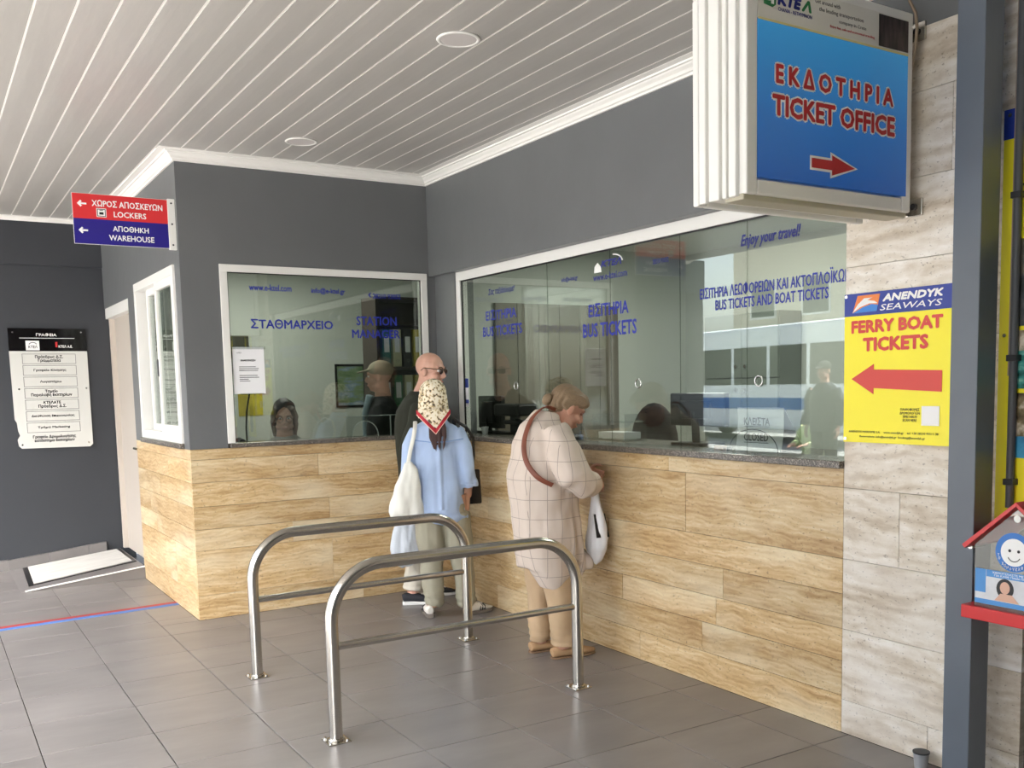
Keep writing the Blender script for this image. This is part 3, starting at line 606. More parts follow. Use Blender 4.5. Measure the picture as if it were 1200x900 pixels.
T('ΠΛΗΡΟΦΟΡΙΕΣ\nΔΡΟΜΟΛΟΓΙΩΝ\nTIMETABLES\nSCAN HERE', 'X', -4.10, -4.19, 1.332, 1.384, DX, M['blackp'], bold=0)
T('ANENDYK MARITIME S.A.    www.anendyk.gr    tel. +30 28210 95511-30', 'X', -3.855, -4.272, 1.280, 1.291, DX, M['blackp'], bold=0); T('Reservations: info@anendyk.gr  booking@anendyk.gr', 'X', -3.91, -4.215, 1.262, 1.273, DX, M['blackp'], bold=0)
for a, z in ((-3.836, 1.832), (-3.838, 1.257)): obj('screw', cyl(bmesh.new(), (-.007, a, z), .007, -.004, 'X', 10), M['chrome'], fs)
under(fs)

# ------------------------------------------------------------------ yellow poster board right of the column
pb = empty('yellow_excursion_board', (-.02, -5, 1.7), 0, 'tall yellow board of sea photographs right of the column', 'poster board')
bm = bmesh.new(); wrect(bm, 'X', -4.508, -5.4, .985, 2.405, -.001, .012); obj('board', bm, M['yellow'], pb, bevel=.001)
bm = bmesh.new(); wrect(bm, 'X', -4.508, -5.4, 2.305, 2.405, -.0135, .0006); obj('blue_band', bm, MATS['royal_blue_print'], pb)
T = lambda *a, **k: text(pb, 'lettering', *a, **k)
T('ANENDYK', 'X', -4.575, -5.2, 2.33, 2.385, -.0145, M['whitep'], bold=.06, shear=.2); T('Summer excursions', 'X', -4.572, -5.3, 2.11, 2.16, -.0145, M['blackp'], bold=.03, shear=.25)
def photo(name, stops, sc, st=(1, 1, 1)):
    m = bpy.data.materials.new(name); m.use_nodes = True; n = m.node_tree.nodes; l = m.node_tree.links
    tc = n.new('ShaderNodeTexCoord'); mp = n.new('ShaderNodeMapping'); mp.inputs['Scale'].default_value = st; ns = n.new('ShaderNodeTexNoise'); ns.inputs['Scale'].default_value = sc; ns.inputs['Detail'].default_value = 8
    l.new(tc.outputs['Object'], mp.inputs[0]); l.new(mp.outputs[0], ns.inputs[0]); rp = ramp(n, stops); l.new(ns.outputs[0], rp.inputs[0]); l.new(rp.outputs[0], n['Principled BSDF'].inputs['Base Color']); n['Principled BSDF'].inputs['Roughness'].default_value = .35; return m
rock = photo('cliff_photo', [(.35, (40, 46, 42)), (.5, (78, 82, 84)), (.62, (110, 104, 92))], 14); shore = photo('shore_photo', [(.35, (70, 60, 40)), (.5, (130, 116, 84)), (.62, (215, 205, 185))], 22)
sea = photo('green_sea_photo', [(.35, (30, 90, 84)), (.5, (60, 150, 140)), (.65, (140, 205, 190))], 20, (1, 1, 2)); bsea = photo('blue_sea_photo', [(.35, (30, 90, 140)), (.6, (70, 160, 200))], 12)
for m_, z0, z1 in ((rock, 1.67, 1.965), (shore, 1.585, 1.655), (sea, 1.455, 1.585), (shore, 1.29, 1.44), (bsea, 1.215, 1.29)):
    bm = bmesh.new(); wrect(bm, 'X', -4.556, -5.35, z0, z1, -.0135, .0006); obj('sea_photo', bm, m_, pb)
for z in (2.385, 1.64): obj('screw', cyl(bmesh.new(), (-.013, -4.53, z), .007, -.004, 'X', 10), M['chrome'], pb)
under(pb)

# ------------------------------------------------------------------ red charity collection box
cb = empty('collection_box', (-.25, -4.77, .7), 0, 'red framed clear donation box with a gabled roof beside the column', 'donation box')
rdm = mat('box_red', (200, 24, 30), .3); XF = -.30; ya, yb = -4.594, -4.945; yp = -4.77
obj('tray', B(((XF-.01, yb-.01, .694), (-.06, ya+.01, .738))), rdm, cb, bevel=.003)
bm = bmesh.new(); prism(bm, [(ya-.03, .738), (yb+.03, .738), (yb+.03, .945), (yp, 1.075), (ya-.03, .945)], 'X', XF, XF+.005); obj('front_panel', bm, 'clear_acrylic', cb)
bm = bmesh.new(); prism(bm, [(ya-.03, .738), (yb+.03, .738), (yb+.03, .945), (yp, 1.075), (ya-.03, .945)], 'X', -.085, -.08); obj('back_panel', bm, 'clear_acrylic', cb)
obj('side_panel', B(((XF+.005, ya-.035, .738), (-.085, ya-.03, .945))), 'clear_acrylic', cb); obj('side_panel', B(((XF+.005, yb+.03, .738), (-.085, yb+.035, .945))), 'clear_acrylic', cb)
for s_, ye in ((1, ya), (-1, yb)):
    bm = bmesh.new(); prism(bm, [(ye+.0*s_, .930), (yp, 1.085), (yp, 1.100), (ye+.01*s_, .942)], 'X', XF-.012, -.06); obj('roof_board', bm, rdm, cb, bevel=.001)
def disc(bm, y, z, r, x, n=32, x0=0, sc=1): return wpoly(bm, 'X', [(y-math.cos(2*PI*k/n)*r, z+math.sin(2*PI*k/n)*r*sc) for k in range(n)], x, .0006)
obj('blue_ring_sticker', disc(bmesh.new(), -4.762, .935, .064, XF-.0002), mat('sticker_blue', (30, 110, 190), .4), cb); obj('white_disc', disc(bmesh.new(), -4.762, .935, .045, XF-.0012), M['whitep'], cb)
bm = bmesh.new(); disc(bm, -4.748, .94, .005, XF-.002, 12); disc(bm, -4.778, .94, .005, XF-.002, 12); tube(bm, arcpts((XF-.0025, -4.763, .928), .022, PI*1.15, PI*1.85, 8, (0, -1, 0), (0, 0, 1)), .0015, 5); obj('smile_drawing', bm, M['blackp'], cb)
bm = bmesh.new(); wrect(bm, 'X', ya-.035, yb+.035, .752, .868, XF-.0002); obj('charity_poster', bm, mat('pale_poster', (210, 212, 216), .4, var=.1, vscale=20), cb)
lb = mat('light_blue_print', (70, 140, 205), .4)
bm = bmesh.new(); wrect(bm, 'X', ya-.075, yb+.035, .845, .868, XF-.001); wrect(bm, 'X', ya-.035, ya-.073, .79, .868, XF-.001); wrect(bm, 'X', ya-.035, yb+.035, .752, .768, XF-.001); obj('poster_bands', bm, lb, cb)
T = lambda *a, **k: text(cb, 'lettering', *a, **k)
T('ΧΑΜΟΓΕΛΑΣΤΕ ΜΕ ΤΗ ΒΟΗΘΕΙΑ ΣΑΣ\nΓΙΑ ΚΑΘΕ ΠΑΙΔΙ ΠΟΥ ΕΧΕΙ ΑΝΑΓΚΗ', 'X', -4.69, -4.90, .849, .865, XF-.0018, M['whitep'], bold=0)
for q, ch in enumerate('Το χαμόγελο του'):
    a_ = PI*1.08+q*PI*.84/14; yy = -4.762-math.cos(a_)*.054; zz = .935+math.sin(a_)*.054
    if ch != ' ': T(ch, 'X', yy+.0035, yy-.0035, zz-.005, zz+.005, XF-.0018, M['whitep'], bold=.02)
bm = bmesh.new(); disc(bm, -4.735, .812, .030, XF-.001, 20, sc=1.1); obj('dark_hair_print', bm, M['blackp'], cb); bm = bmesh.new(); disc(bm, -4.735, .815, .017, XF-.0022, 18, sc=1.2); wpoly(bm, 'X', [(-4.70, .770), (-4.785, .770), (-4.76, .795), (-4.72, .795)], XF-.0022); obj('patient_print', bm, mat('skin_print', (214, 170, 148), .5), cb)
obj('rivet', disc(bmesh.new(), -4.77, 1.045, .012, XF-.0006, 16), M['white'], cb)
bm = bmesh.new(); tube(bm, [(XF+.02, ya+.0, .93), (-.17, ya+.02, .925), (-.17, -4.552, .925)], .007, 8); obj('chain_bracket', bm, M['inox'], cb, smooth=True); bm = bmesh.new(); cyl(bm, (-.205, -4.545, .915), .012, .022); obj('padlock', bm, M['chrome'], cb, smooth=True)
bm = bmesh.new(); tube(bm, [(-.18, -4.77, .694), (-.18, -4.77, .01)], .012, 10); box(bm, (-.28, -4.9, 0), (-.08, -4.64, .01)); obj('stand', bm, mat('brown_metal', (82, 72, 62), .5), cb)
under(cb)
# ================================================================== OFFICE INTERIORS
def added_office_light(x, y, lab):  # invented lamp, added to brighten the dark office rooms
    t = empty('added_ceiling_lamp', (x, y, 2.6), 0, lab, 'added lamp')
    obj('housing', B(((x-.3, y-.3, 2.59), (x+.3, y+.3, 2.62))), M['white'], t)
    obj('diffuser', B(((x-.27, y-.27, 2.583), (x+.27, y+.27, 2.59))), mat('added_lamp_diffuser', (255, 252, 240), .5, emit=.8), t)
    a = bpy.data.lights.new('added_lamp_light', 'AREA'); a.size = .5; a.energy = LAMP*(.7 if x < 0 else 1); a.color = (1, .98, .93)
    q = bpy.data.objects.new('added_lamp_light', a); q.location = (x, y, 2.575); q.parent = t; COL.objects.link(q); under(t)
LAMP = 11
added_office_light(1.3, -1.2, 'added square lamp brightening the ticket office, above the left part of the counter')
added_office_light(1.3, -3.1, 'added square lamp brightening the ticket office, nearer the closed counter')
added_office_light(-.7, 1.3, 'added square lamp brightening the station manager office')

# ticket office furniture
cbn = empty('filing_cabinet', (2.4, -.8, .8), 0, 'tall grey green four-door cabinet against the ticket office back wall', 'cabinet')
cg = mat('grey_green_laminate', (122, 130, 120), .35); obj('carcass', B(((2.36, -1.215, .003), (2.595, -.385, 2.035))), cg, cbn)
for z0, z1 in ((.02, 1.52), (1.528, 2.03)):
    for y0, y1 in ((-1.21, -.823), (-.817, -.39)):
        dd = obj('door', B(((2.34, y0, z0), (2.36, y1, z1))), cg, cbn, bevel=.002)
        for q in (1,):
            yk = y1-.05 if y0 < -1 else y0+.05; zk = z0+.09 if z0 > 1 else z1-.09
            obj('knob', cyl(bmesh.new(), (2.34, yk, zk), .014, -.02, 'X', 12), M['chrome'], dd, smooth=True)
under(cbn)
sd = empty('sliding_door_panel', (1, .1, 0), 0, 'brown grey ribbed door on the end wall of the ticket office', 'door')
bd = mat('brown_grey_laminate', (112, 104, 90), .45, var=.06, vscale=3, stretch=(6, 1, .5))
for k in range(6): obj('board', B(((.62+k*.20, .105, .02), (.815+k*.20, .135, 2.15))), bd, sd, bevel=.002)
obj('handle', cyl(bmesh.new(), (1.2, .105, 1.45), .03, -.02, 'Y', 16), M['black'], sd, smooth=True); under(sd)
dk = empty('service_desk', (.6, -2, 0), 0, 'long dark service desk behind the ticket glass', 'desk')
obj('desk_top', B(((.5, -3.82, 1.0), (1.0, -.05, 1.03))), M['darkgrey'], dk); obj('desk_front', B(((.52, -3.82, .002), (.55, -.05, 1.0))), M['darkgrey'], dk)
obj('desk_side', B(((.55, -3.82, .002), (1.0, -3.79, 1.0))), M['darkgrey'], dk); obj('desk_side', B(((.55, -.08, .002), (1.0, -.05, 1.0))), M['darkgrey'], dk); under(dk)
ZC = 1.162
def monitor(x, y, w_, h_, zb, lab, tilt=0):
    t = empty('computer_monitor', (x, y, ZC), 0, lab, 'monitor')
    obj('screen_housing', B(((x-.02, y-w_/2, zb), (x+.02, y+w_/2, zb+h_))), M['black'], t, bevel=.008)
    obj('screen', B(((x+.0195, y-w_/2+.015, zb+.015), (x+.022, y+w_/2-.015, zb+h_-.015))), M['darkgrey'], t)
    bm = bmesh.new(); tube(bm, [(x-.02, y, ZC+.01), (x-.03, y, zb+.08)], .022, 10); obj('neck', bm, M['black'], t, smooth=True)
    obj('foot', B(((x-.1, y-.12, ZC), (x+.08, y+.12, ZC+.012))), M['black'], t, bevel=.004)
    obj('back_bulge', B(((x-.045, y-w_*.28, zb+.04), (x-.018, y+w_*.28, zb+h_-.04))), M['black'], t, bevel=.01); under(t)
monitor(.36, -.25, .34, .24, ZC+.03, 'black monitor behind the left end of the ticket glass')
monitor(.36, -2.53, .44, .18, ZC+.10, 'black monitor on a stand behind the closed counter glass')
t = empty('receipt_printer', (.34, -.62, ZC), 0, 'black receipt printer on a stand beside the left monitor', 'printer')
obj('body', B(((.26, -.80, 1.29), (.42, -.45, 1.375))), M['black'], t, bevel=.015); obj('lower_tray', B(((.28, -.80, 1.23), (.40, -.55, 1.26))), M['black'], t, bevel=.008)
obj('stand_post', B(((.32, -.66, 1.17), (.36, -.58, 1.30))), M['darkgrey'], t, bevel=.004); obj('foot', B(((.24, -.76, ZC), (.44, -.46, 1.175))), M['black'], t, bevel=.004); under(t)
o = obj('paper_cup', tube(bmesh.new(), [(.16, -.50, ZC), (.16, -.50, ZC+.055)], [.02, .027], 16), M['paper'], smooth=True); tag(o, 'small white cup beside the black printer behind the glass', 'cup')
t = empty('card_terminal', (.14, -1.5, ZC), 0, 'black card terminal on the granite counter behind the glass', 'card terminal')
obj('body', B(((.12, -1.62, ZC), (.24, -1.42, ZC+.03))), M['black'], t, bevel=.012); obj('screen', B(((.15, -1.50, ZC+.0295), (.22, -1.44, ZC+.0315))), M['darkgrey'], t)
for k in range(3):
    for j in range(3): obj('key', B(((.145+k*.026, -1.60+j*.026, ZC+.0295), (.163+k*.026, -1.582+j*.026, ZC+.033))), M['darkgrey'], t)
under(t)
t = empty('acrylic_tray', (.3, -1.6, ZC), 0, 'clear acrylic document tray standing on the counter behind the glass', 'tray')
for z in (ZC+.004, ZC+.11): obj('shelf', B(((.26, -2.0, z), (.42, -1.35, z+.006))), 'clear_acrylic', t)
for y in (-2.0, -1.68, -1.355): obj('upright', B(((.26, y, ZC), (.42, y+.006, ZC+.16))), 'clear_acrylic', t)
obj('paper_stack', B(((.27, -1.97, ZC+.012), (.40, -1.72, ZC+.05))), M['paper'], t); under(t)
def office_chair(x, y, lab, rz):
    t = empty('office_chair', (x, y, 0), rz, lab, 'office chair'); bk_ = mat('black_fabric', (26, 26, 30), .8, bump=.1)
    bm = bmesh.new(); ell(bm, (0, 0, .62), (.25, .24, .05)); obj('seat', bm, bk_, t, smooth=True)
    bm = bmesh.new(); ell(bm, (0, .22, 1.06), (.21, .045, .30)); obj('backrest', bm, bk_, t, smooth=True)
    bm = bmesh.new(); tube(bm, [(0, 0, .1), (0, 0, .6)], .025, 10); tube(bm, [(0, .1, .6), (0, .26, .66), (0, .26, .95)], .016, 8); obj('post', bm, M['darkgrey'], t, smooth=True)
    for k in range(5):
        a = 2*PI*k/5; q = bmesh.new(); tube(q, [(0, 0, .1), (math.cos(a)*.28, math.sin(a)*.28, .065)], [.022, .015], 8); lg = obj('leg', q, M['darkgrey'], t, smooth=True)
        q = bmesh.new(); cyl(q, (math.cos(a)*.28-.01, math.sin(a)*.28, .03), .028, .02, 'X', 12); obj('castor', q, M['black'], lg, smooth=True)
    for s_ in (-1, 1):
        q = bmesh.new(); tube(q, [(s_*.22, .2, .98), (s_*.27, .08, .97)]+arcpts((s_*.27, .04, .87), .10, PI/2, -.2, 8, (0, -1, 0), (0, 0, 1))+[(s_*.27, -.07, .64)], .012, 10); obj('armrest', q, M['chrome'], t, smooth=True)
office_chair(1.05, -1.1, 'black office chair behind the ticket counter, the one farther left', -1.3)
office_chair(.98, -3.45, 'black office chair with chrome arms behind the closed counter', -1.2)
# closed sign
t = empty('closed_notice', (.2, -3.2, ZC), 0, 'white folded notice reading closed, standing inside the glass', 'notice')
bm = bmesh.new(); pr = [(.135+.018*math.sin(k/8*2.2), ZC+.002+.21*k/8) for k in range(9)]
def sheet(bm, prof_, y0, y1, th=.0015):
    A = [[bm.verts.new((x+dx, y, z)) for x, z in prof_] for dx, y in ((0, y0), (0, y1), (th, y0), (th, y1))]
    for k in range(len(prof_)-1):
        bm.faces.new((A[0][k], A[1][k], A[1][k+1], A[0][k+1])); bm.faces.new((A[2][k], A[2][k+1], A[3][k+1], A[3][k]))
        bm.faces.new((A[0][k], A[0][k+1], A[2][k+1], A[2][k])); bm.faces.new((A[1][k], A[3][k], A[3][k+1], A[1][k+1]))
    bm.faces.new((A[0][0], A[2][0], A[3][0], A[1][0])); bm.faces.new((A[0][-1], A[1][-1], A[3][-1], A[2][-1]))
sheet(bm, pr, -3.045, -3.345); obj('front_sheet', bm, M['paper'], t, smooth=True)
bm = bmesh.new(); sheet(bm, [(.30, ZC+.002), (pr[-1][0]+.002, pr[-1][1])], -3.045, -3.345); obj('back_sheet', bm, M['paper'], t)
text(t, 'lettering', 'ΚΛΕΙΣΤΑ', 'X', -3.11, -3.28, 1.29, 1.328, .1295, M['blackp']); text(t, 'lettering', 'CLOSED', 'X', -3.11, -3.27, 1.215, 1.253, .1295, M['blackp'])
bm = bmesh.new(); wrect(bm, 'X', -3.11, -3.28, 1.283, 1.286, .1295); wrect(bm, 'X', -3.11, -3.27, 1.206, 1.209, .1295); obj('underline', bm, M['blackp'], t); under(t)
t = empty('gooseneck_microphone', (.12, -3.2, ZC), 0, 'thin black gooseneck microphone arching in front of the closed notice', 'microphone')
bm = bmesh.new(); tube(bm, arcpts((.110, -3.19, ZC+.004), .16, 0, PI, 20, (0, -1, 0), (0, 0, .66)), .0022, 6); obj('neck', bm, M['black'], t, smooth=True)
bm = bmesh.new(); cyl(bm, (.11, -3.03, ZC), .014, .02); obj('foot', bm, M['black'], t, smooth=True); under(t)
o = obj('pink_eraser', B(((.10, -2.995, ZC), (.13, -2.93, ZC+.022))), mat('pinkish_paper', (206, 160, 140), .6), bevel=.003); tag(o, 'small pinkish block beside the closed notice', 'box')
t = empty('frame_sticker', (.07, -.4, 1.4), 0, 'narrow blue and white sticker on the left edge of the ticket glass', 'sticker')
bm = bmesh.new(); wrect(bm, 'X', -.378, -.425, 1.36, 1.56, .0785, .0006); obj('sheet', bm, M['paper'], t)
bm = bmesh.new(); wrect(bm, 'X', -.378, -.425, 1.495, 1.56, .0777, .0006); wrect(bm, 'X', -.378, -.425, 1.385, 1.41, .0777, .0006); obj('blue_print', bm, MATS['royal_blue_print'], t); under(t)

# station manager office
t = empty('taped_notice', (-1.34, 0, 1.64), 0, 'white printed notice taped inside the station manager glass', 'notice')
bm = bmesh.new(); wrect(bm, 'Y', -1.450, -1.240, 1.485, 1.795, .0105, .0008); obj('sheet', bm, M['paper'], t)
text(t, 'lettering', 'ΑΝΑΚΟΙΝΩΣΗ', 'Y', -1.40, -1.30, 1.70, 1.714, .0093, M['blackp'], bold=.03); text(t, 'lettering', 'KTEΛ', 'Y', -1.42, -1.39, 1.752, 1.762, .0093, M['blackp'])
for z, a in ((1.662, .11), (1.65, .13), (1.638, .125), (1.605, .12), (1.592, .13), (1.58, .06), (1.568, .07)):
    bm = bmesh.new(); wrect(bm, 'Y', -1.41, -1.41+a, z, z+.004, .0093, .0004); obj('text_line', bm, M['darkgrey'], t)
bm = bmesh.new(); wrect(bm, 'Y', -1.46, -1.23, 1.78, 1.80, .0093, .0003); wrect(bm, 'Y', -1.41, -1.25, 1.478, 1.489, .0093, .0003); obj('tape', bm, 'clear_acrylic', t); under(t)
t = empty('side_window_notice', (L+.02, .3, 1.7), 0, 'white paper notice taped inside the side sliding window', 'notice')
bm = bmesh.new(); wrect(bm, 'X', .44, .29, 1.50, 1.80, L+.022, .0006); obj('sheet', bm, M['paper'], t)
for k in range(6):
    bm = bmesh.new(); wrect(bm, 'X', .42, .33, 1.75-k*.03, 1.753-k*.03, L+.021, .0004); obj('text_line', bm, M['darkgrey'], t)
under(t)
t = empty('manager_desk', (-.7, .5, 0), 0, 'grey desk inside the station manager window', 'desk')
obj('desk_top', B(((-1.5, .18, 1.03), (-.05, .38, 1.06))), M['darkgrey'], t); obj('desk_front', B(((-1.5, .18, .002), (-.05, .21, 1.03))), M['darkgrey'], t); obj('desk_side', B(((-1.5, .21, .002), (-1.47, .38, 1.03))), M['darkgrey'], t); under(t)
t = empty('protective_screen', (-.6, .2, 1.16), 0, 'low clear acrylic screen with an arched opening inside the station manager window', 'screen')
bm = bmesh.new(); pts = [(-.66, 1.162)]+[(-.52+.10*-math.cos(PI*k/12), 1.162+.11*math.sin(PI*k/12)) for k in range(13)]+[(-.32, 1.162), (-.32, 1.31), (-.66, 1.31)]
prism(bm, pts, 'Y', .05, .055); obj('panel', bm, 'clear_acrylic', t)
bm = bmesh.new(); tube(bm, arcpts((-.52, .048, 1.162), .10, 0, PI, 16, (1, 0, 0), (0, 0, 1.1)), .004, 6); obj('arch_edge', bm, mat('frosted_edge', (200, 206, 204), .4), t, smooth=True)
bm = bmesh.new(); wrect(bm, 'Y', -.66, -.10, 1.306, 1.312, .05, .005); wrect(bm, 'Y', -.325, -.318, 1.162, 1.31, .05, .005); obj('edge', bm, MATS['frosted_edge'], t)
obj('panel', B(((-.318, .05, 1.162), (-.10, .055, 1.306))), 'clear_acrylic', t); under(t)
t = empty('bookcase', (.4, 1.2, 0), 0, 'dark bookcase with yellow binders at the right inside the station office', 'bookcase')
dw = mat('dark_brown_wood', (52, 42, 36), .5)
for x in (.0, .55): obj('side_board', B(((x, 1.0, .002), (x+.025, 1.3, 2.26))), dw, t)
for z in (.05, .9, 1.28, 1.66, 2.03, 2.235): obj('shelf', B(((.025, 1.0, z), (.55, 1.3, z+.022))), dw, t)
obj('back_board', B(((.025, 1.28, .05), (.55, 1.3, 2.24))), dw, t); under(t)
cols_ = [('teal_binder', (40, 110, 112), 'teal'), ('cream_binder', (200, 196, 160), 'cream'), ('black_binder', (34, 34, 36), 'black'), ('yellow_binder', (196, 176, 60), 'yellow'), ('green_binder', (60, 120, 80), 'green')]
seq = [(1.682, ['teal_binder', 'cream_binder', 'black_binder', 'yellow_binder', 'yellow_binder']), (1.302, ['black_binder', 'green_binder', 'cream_binder', 'yellow_binder', 'teal_binder'])]
cm = {n_: (mat(n_, c_, .5), w_) for n_, c_, w_ in cols_}
for z, lst in seq:
    x = .06
    for k, nm in enumerate(lst):
        b_ = empty('ring_binder', (x, 1.02, z), 0, None, None)
        tag(b_, cm[nm][1]+' ring binder, '+['first', 'second', 'third', 'fourth', 'last'][k]+' from the left on the '+('upper' if z > 1.5 else 'lower')+' bookcase shelf', 'binder', 'binders in the station office bookcase')
        obj('cover', B(((x, 1.02, z), (x+.075, 1.27, z+.31))), cm[nm][0], b_, bevel=.004); lbw = B(((x+.015, 1.0185, z+.12), (x+.06, 1.02, z+.25))); obj('spine_label', lbw, M['paper'], b_)
        bm = bmesh.new(); tube(bm, arcpts((x+.0375, 1.017, z+.05), .012, 0, 2*PI, 12, (1, 0, 0), (0, 0, 1)), .002, 5, caps=False); obj('finger_ring', bm, M['chrome'], b_); under(b_); x += .095
t = empty('wall_poster', (-1.0, 2.29, 1.6), 0, 'yellow and green poster low on the back wall of the station office', 'poster')
bm = bmesh.new(); wrect(bm, 'Y', -.80, -.58, 1.28, 1.72, 2.298, .003); obj('sheet', bm, mat('ochre_poster', (196, 180, 70), .5, var=.3, vscale=9), t); under(t)
t = empty('map_picture', (.1, 2.29, 1.6), 0, 'green and blue landscape picture on the station office back wall', 'picture')
bm = bmesh.new(); wrect(bm, 'Y', .14, .40, 1.35, 1.72, 2.298, .003); obj('print', bm, photo('landscape_photo', [(.3, (70, 110, 70)), (.5, (130, 150, 110)), (.6, (130, 150, 170)), (.7, (200, 205, 205))], 5, (1, 1, 4)), t); bm = bmesh.new(); wframe(bm, 'Y', .12, .42, 1.33, 1.74, 2.29, .02, .01); obj('picture_frame', bm, M['black'], t); under(t)
t = empty('wall_box', (-.85, 2.2, 1.9), 0, 'small dark cabinet hanging high at the left of the station office', 'cabinet')
obj('case', B(((-1.12, 2.15, 1.80), (-.72, 2.298, 1.99))), mat('dark_olive_box', (58, 56, 36), .5), t, bevel=.004); obj('door', B(((-1.10, 2.14, 1.81), (-.93, 2.15, 1.98))), mat('olive_door', (120, 116, 50), .5), t); under(t)
t = empty('desk_telephone', (-1.25, .4, 1.06), 0, 'black desk telephone and cord at the left inside the station manager window', 'telephone')
obj('base', B(((-1.36, .22, 1.06), (-1.12, .37, 1.13))), M['black'], t, bevel=.01); bm = bmesh.new(); tube(bm, [(-1.35, .23, 1.15), (-1.35, .31, 1.17), (-1.35, .36, 1.15)], [.024, .014, .024], 10); obj('handset', bm, M['black'], t, smooth=True)
bm = bmesh.new(); tube(bm, [(-1.30, .3, 1.14), (-1.33, .2, 1.25), (-1.35, .1, 1.36), (-1.34, .04, 1.50)], .006, 8); obj('cord', bm, M['black'], t, smooth=True); under(t)

# ================================================================== STREET BEYOND THE CANOPY (seen in the reflections)
def bus(x, y, rz, body, stripe, lab):
    t = empty('parked_bus', (x, y, -.15), rz, lab, 'bus', 'buses parked along the street')
    bm = B(((-1.2, -5.5, .35), (1.2, 5.5, 3.1))); obj('body', bm, body, t, bevel=.12)
    for s_ in (-1, 1):
        for k in range(6): obj('side_window', B(((s_*1.205-.01, -4.9+k*1.6, 1.55), (s_*1.205+.01, -3.45+k*1.6, 2.55))), M['black'], t)
        obj('stripe', B(((s_*1.204-.008, -5.3, .9), (s_*1.204+.008, 5.3, 1.2))), stripe, t)
        for yy in (-3.6, 3.4):
            q = bmesh.new(); cyl(q, (s_*1.0, yy, .5), .5, s_*.22, 'X', 24); wh = obj('wheel', q, M['black'], t, smooth=True); q = bmesh.new(); cyl(q, (s_*1.2, yy, .5), .26, s_*.03, 'X', 16); obj('hub', q, M['chrome'], wh)
    for s_ in (-1, 1): obj('windscreen', B(((-1.1, s_*5.51-.01, 1.3), (1.1, s_*5.51+.01, 2.8))), M['black'], t)
bus(-17.0, 13.5, .15, mat('bus_white', (226, 230, 232), .3), mat('bus_blue', (60, 110, 170), .3), 'white bus with a blue stripe parked across the street')
bus(-13.5, -6.0, -.05, MATS['bus_white'], mat('bus_green', (50, 130, 80), .3), 'white bus with a green stripe parked farther along')
def building(x, y, w_, d_, h_, m, lab):
    t = empty('street_building', (x, y, -.15), 0, lab, 'building'); obj('walls', B(((-d_/2, -w_/2, 0), (d_/2, w_/2, h_))), m, t)
    for fl in range(int(h_/3)):
        for k in range(int(w_/2.5)):
            yy = -w_/2+.8+k*2.5; wf_ = obj('window_frame', B(((d_/2-.05, yy, fl*3+.9), (d_/2+.03, yy+1.3, fl*3+2.3))), M['white'], t); obj('pane', B(((d_/2+.025, yy+.08, fl*3+.98), (d_/2+.035, yy+1.22, fl*3+2.22))), M['darkgrey'], wf_)
building(-27, 12, 18, 8, 9.2, mat('cream_plaster', (214, 204, 184), .8), 'cream three storey building across the street')
building(-28, -9, 20, 8, 12.2, mat('pale_plaster', (200, 200, 198), .8), 'pale four storey building across the street, taller one')
# ================================================================== PEOPLE
def shell(name, fn, m, parent, vox=.009, smooth=2, disp=None):
    """closed primitives fused by a voxel remesh into one continuous skin"""
    bm = bmesh.new(); fn(bm); me = bpy.data.meshes.new('t'); bmesh.ops.recalc_face_normals(bm, faces=bm.faces); bm.to_mesh(me); bm.free()
    t = bpy.data.objects.new('t', me); COL.objects.link(t)
    r = t.modifiers.new('r', 'REMESH'); r.mode = 'VOXEL'; r.voxel_size = vox
    if smooth: q = t.modifiers.new('s', 'SMOOTH'); q.factor = .5; q.iterations = smooth
    dg = bpy.context.evaluated_depsgraph_get(); m2 = bpy.data.meshes.new_from_object(t.evaluated_get(dg)); bpy.data.objects.remove(t); bpy.data.meshes.remove(me)
    if disp:
        nn = [v.normal.copy() for v in m2.vertices]
        for v, n in zip(m2.vertices, nn): v.co = disp(v.co.copy(), n)
    for p in m2.polygons: p.use_smooth = True
    m2.materials.clear(); m2.name = name
    return link(bpy.data.objects.new(name, m2), None, parent, m)
def folds(amp, fx, fz, seed=0, z0=None, extra=None):
    def f(co, n):
        s_ = V((co.x*fx+seed, co.y*fx, co.z*fz)); d = noise.noise(s_)*amp + noise.noise(s_*2.3)*amp*.45
        co = co + n*d
        return extra(co, n) if extra else co
    return f
def rotm(fwd, up=(0, 0, 1)):
    f = V(fwd).normalized(); u = V(up); x = f.cross(u).normalized(); u = x.cross(f).normalized()
    return Matrix(((x.x, f.x, u.x), (x.y, f.y, u.y), (x.z, f.z, u.z)))
def head(bm, c, R, s=1.0, neck=None):
    c = V(c); q = lambda x, y, z: c + R @ (V((x, y, z))*s)
    E_ = lambda p, r: ell(bm, q(*p), tuple(k*s for k in r), R)
    E_((0, -.012, .022), (.076, .096, .088)); E_((0, .018, -.04), (.060, .068, .072)); E_((0, .052, -.096), (.030, .028, .022)); E_((0, .074, .024), (.050, .020, .013))
    for k in (-1, 1): E_((k*.036, .055, -.035), (.026, .028, .024)); E_((k*.077, -.008, -.018), (.010, .021, .032)); E_((k*.040, .02, -.085), (.028, .035, .022))
    tube(bm, [q(0, .080, .012), q(0, .096, -.014), q(0, .106, -.034)], [.009*s, .011*s, .014*s], 10); E_((0, .094, -.038), (.018, .014, .009)); E_((0, .080, -.066), (.024, .014, .007)); E_((0, .079, -.076), (.021, .014, .007))
    if neck is not None: tube(bm, [q(0, -.02, -.02), q(0, -.022, -.09), V(neck)], [.054*s, .056*s, .070*s], 16)
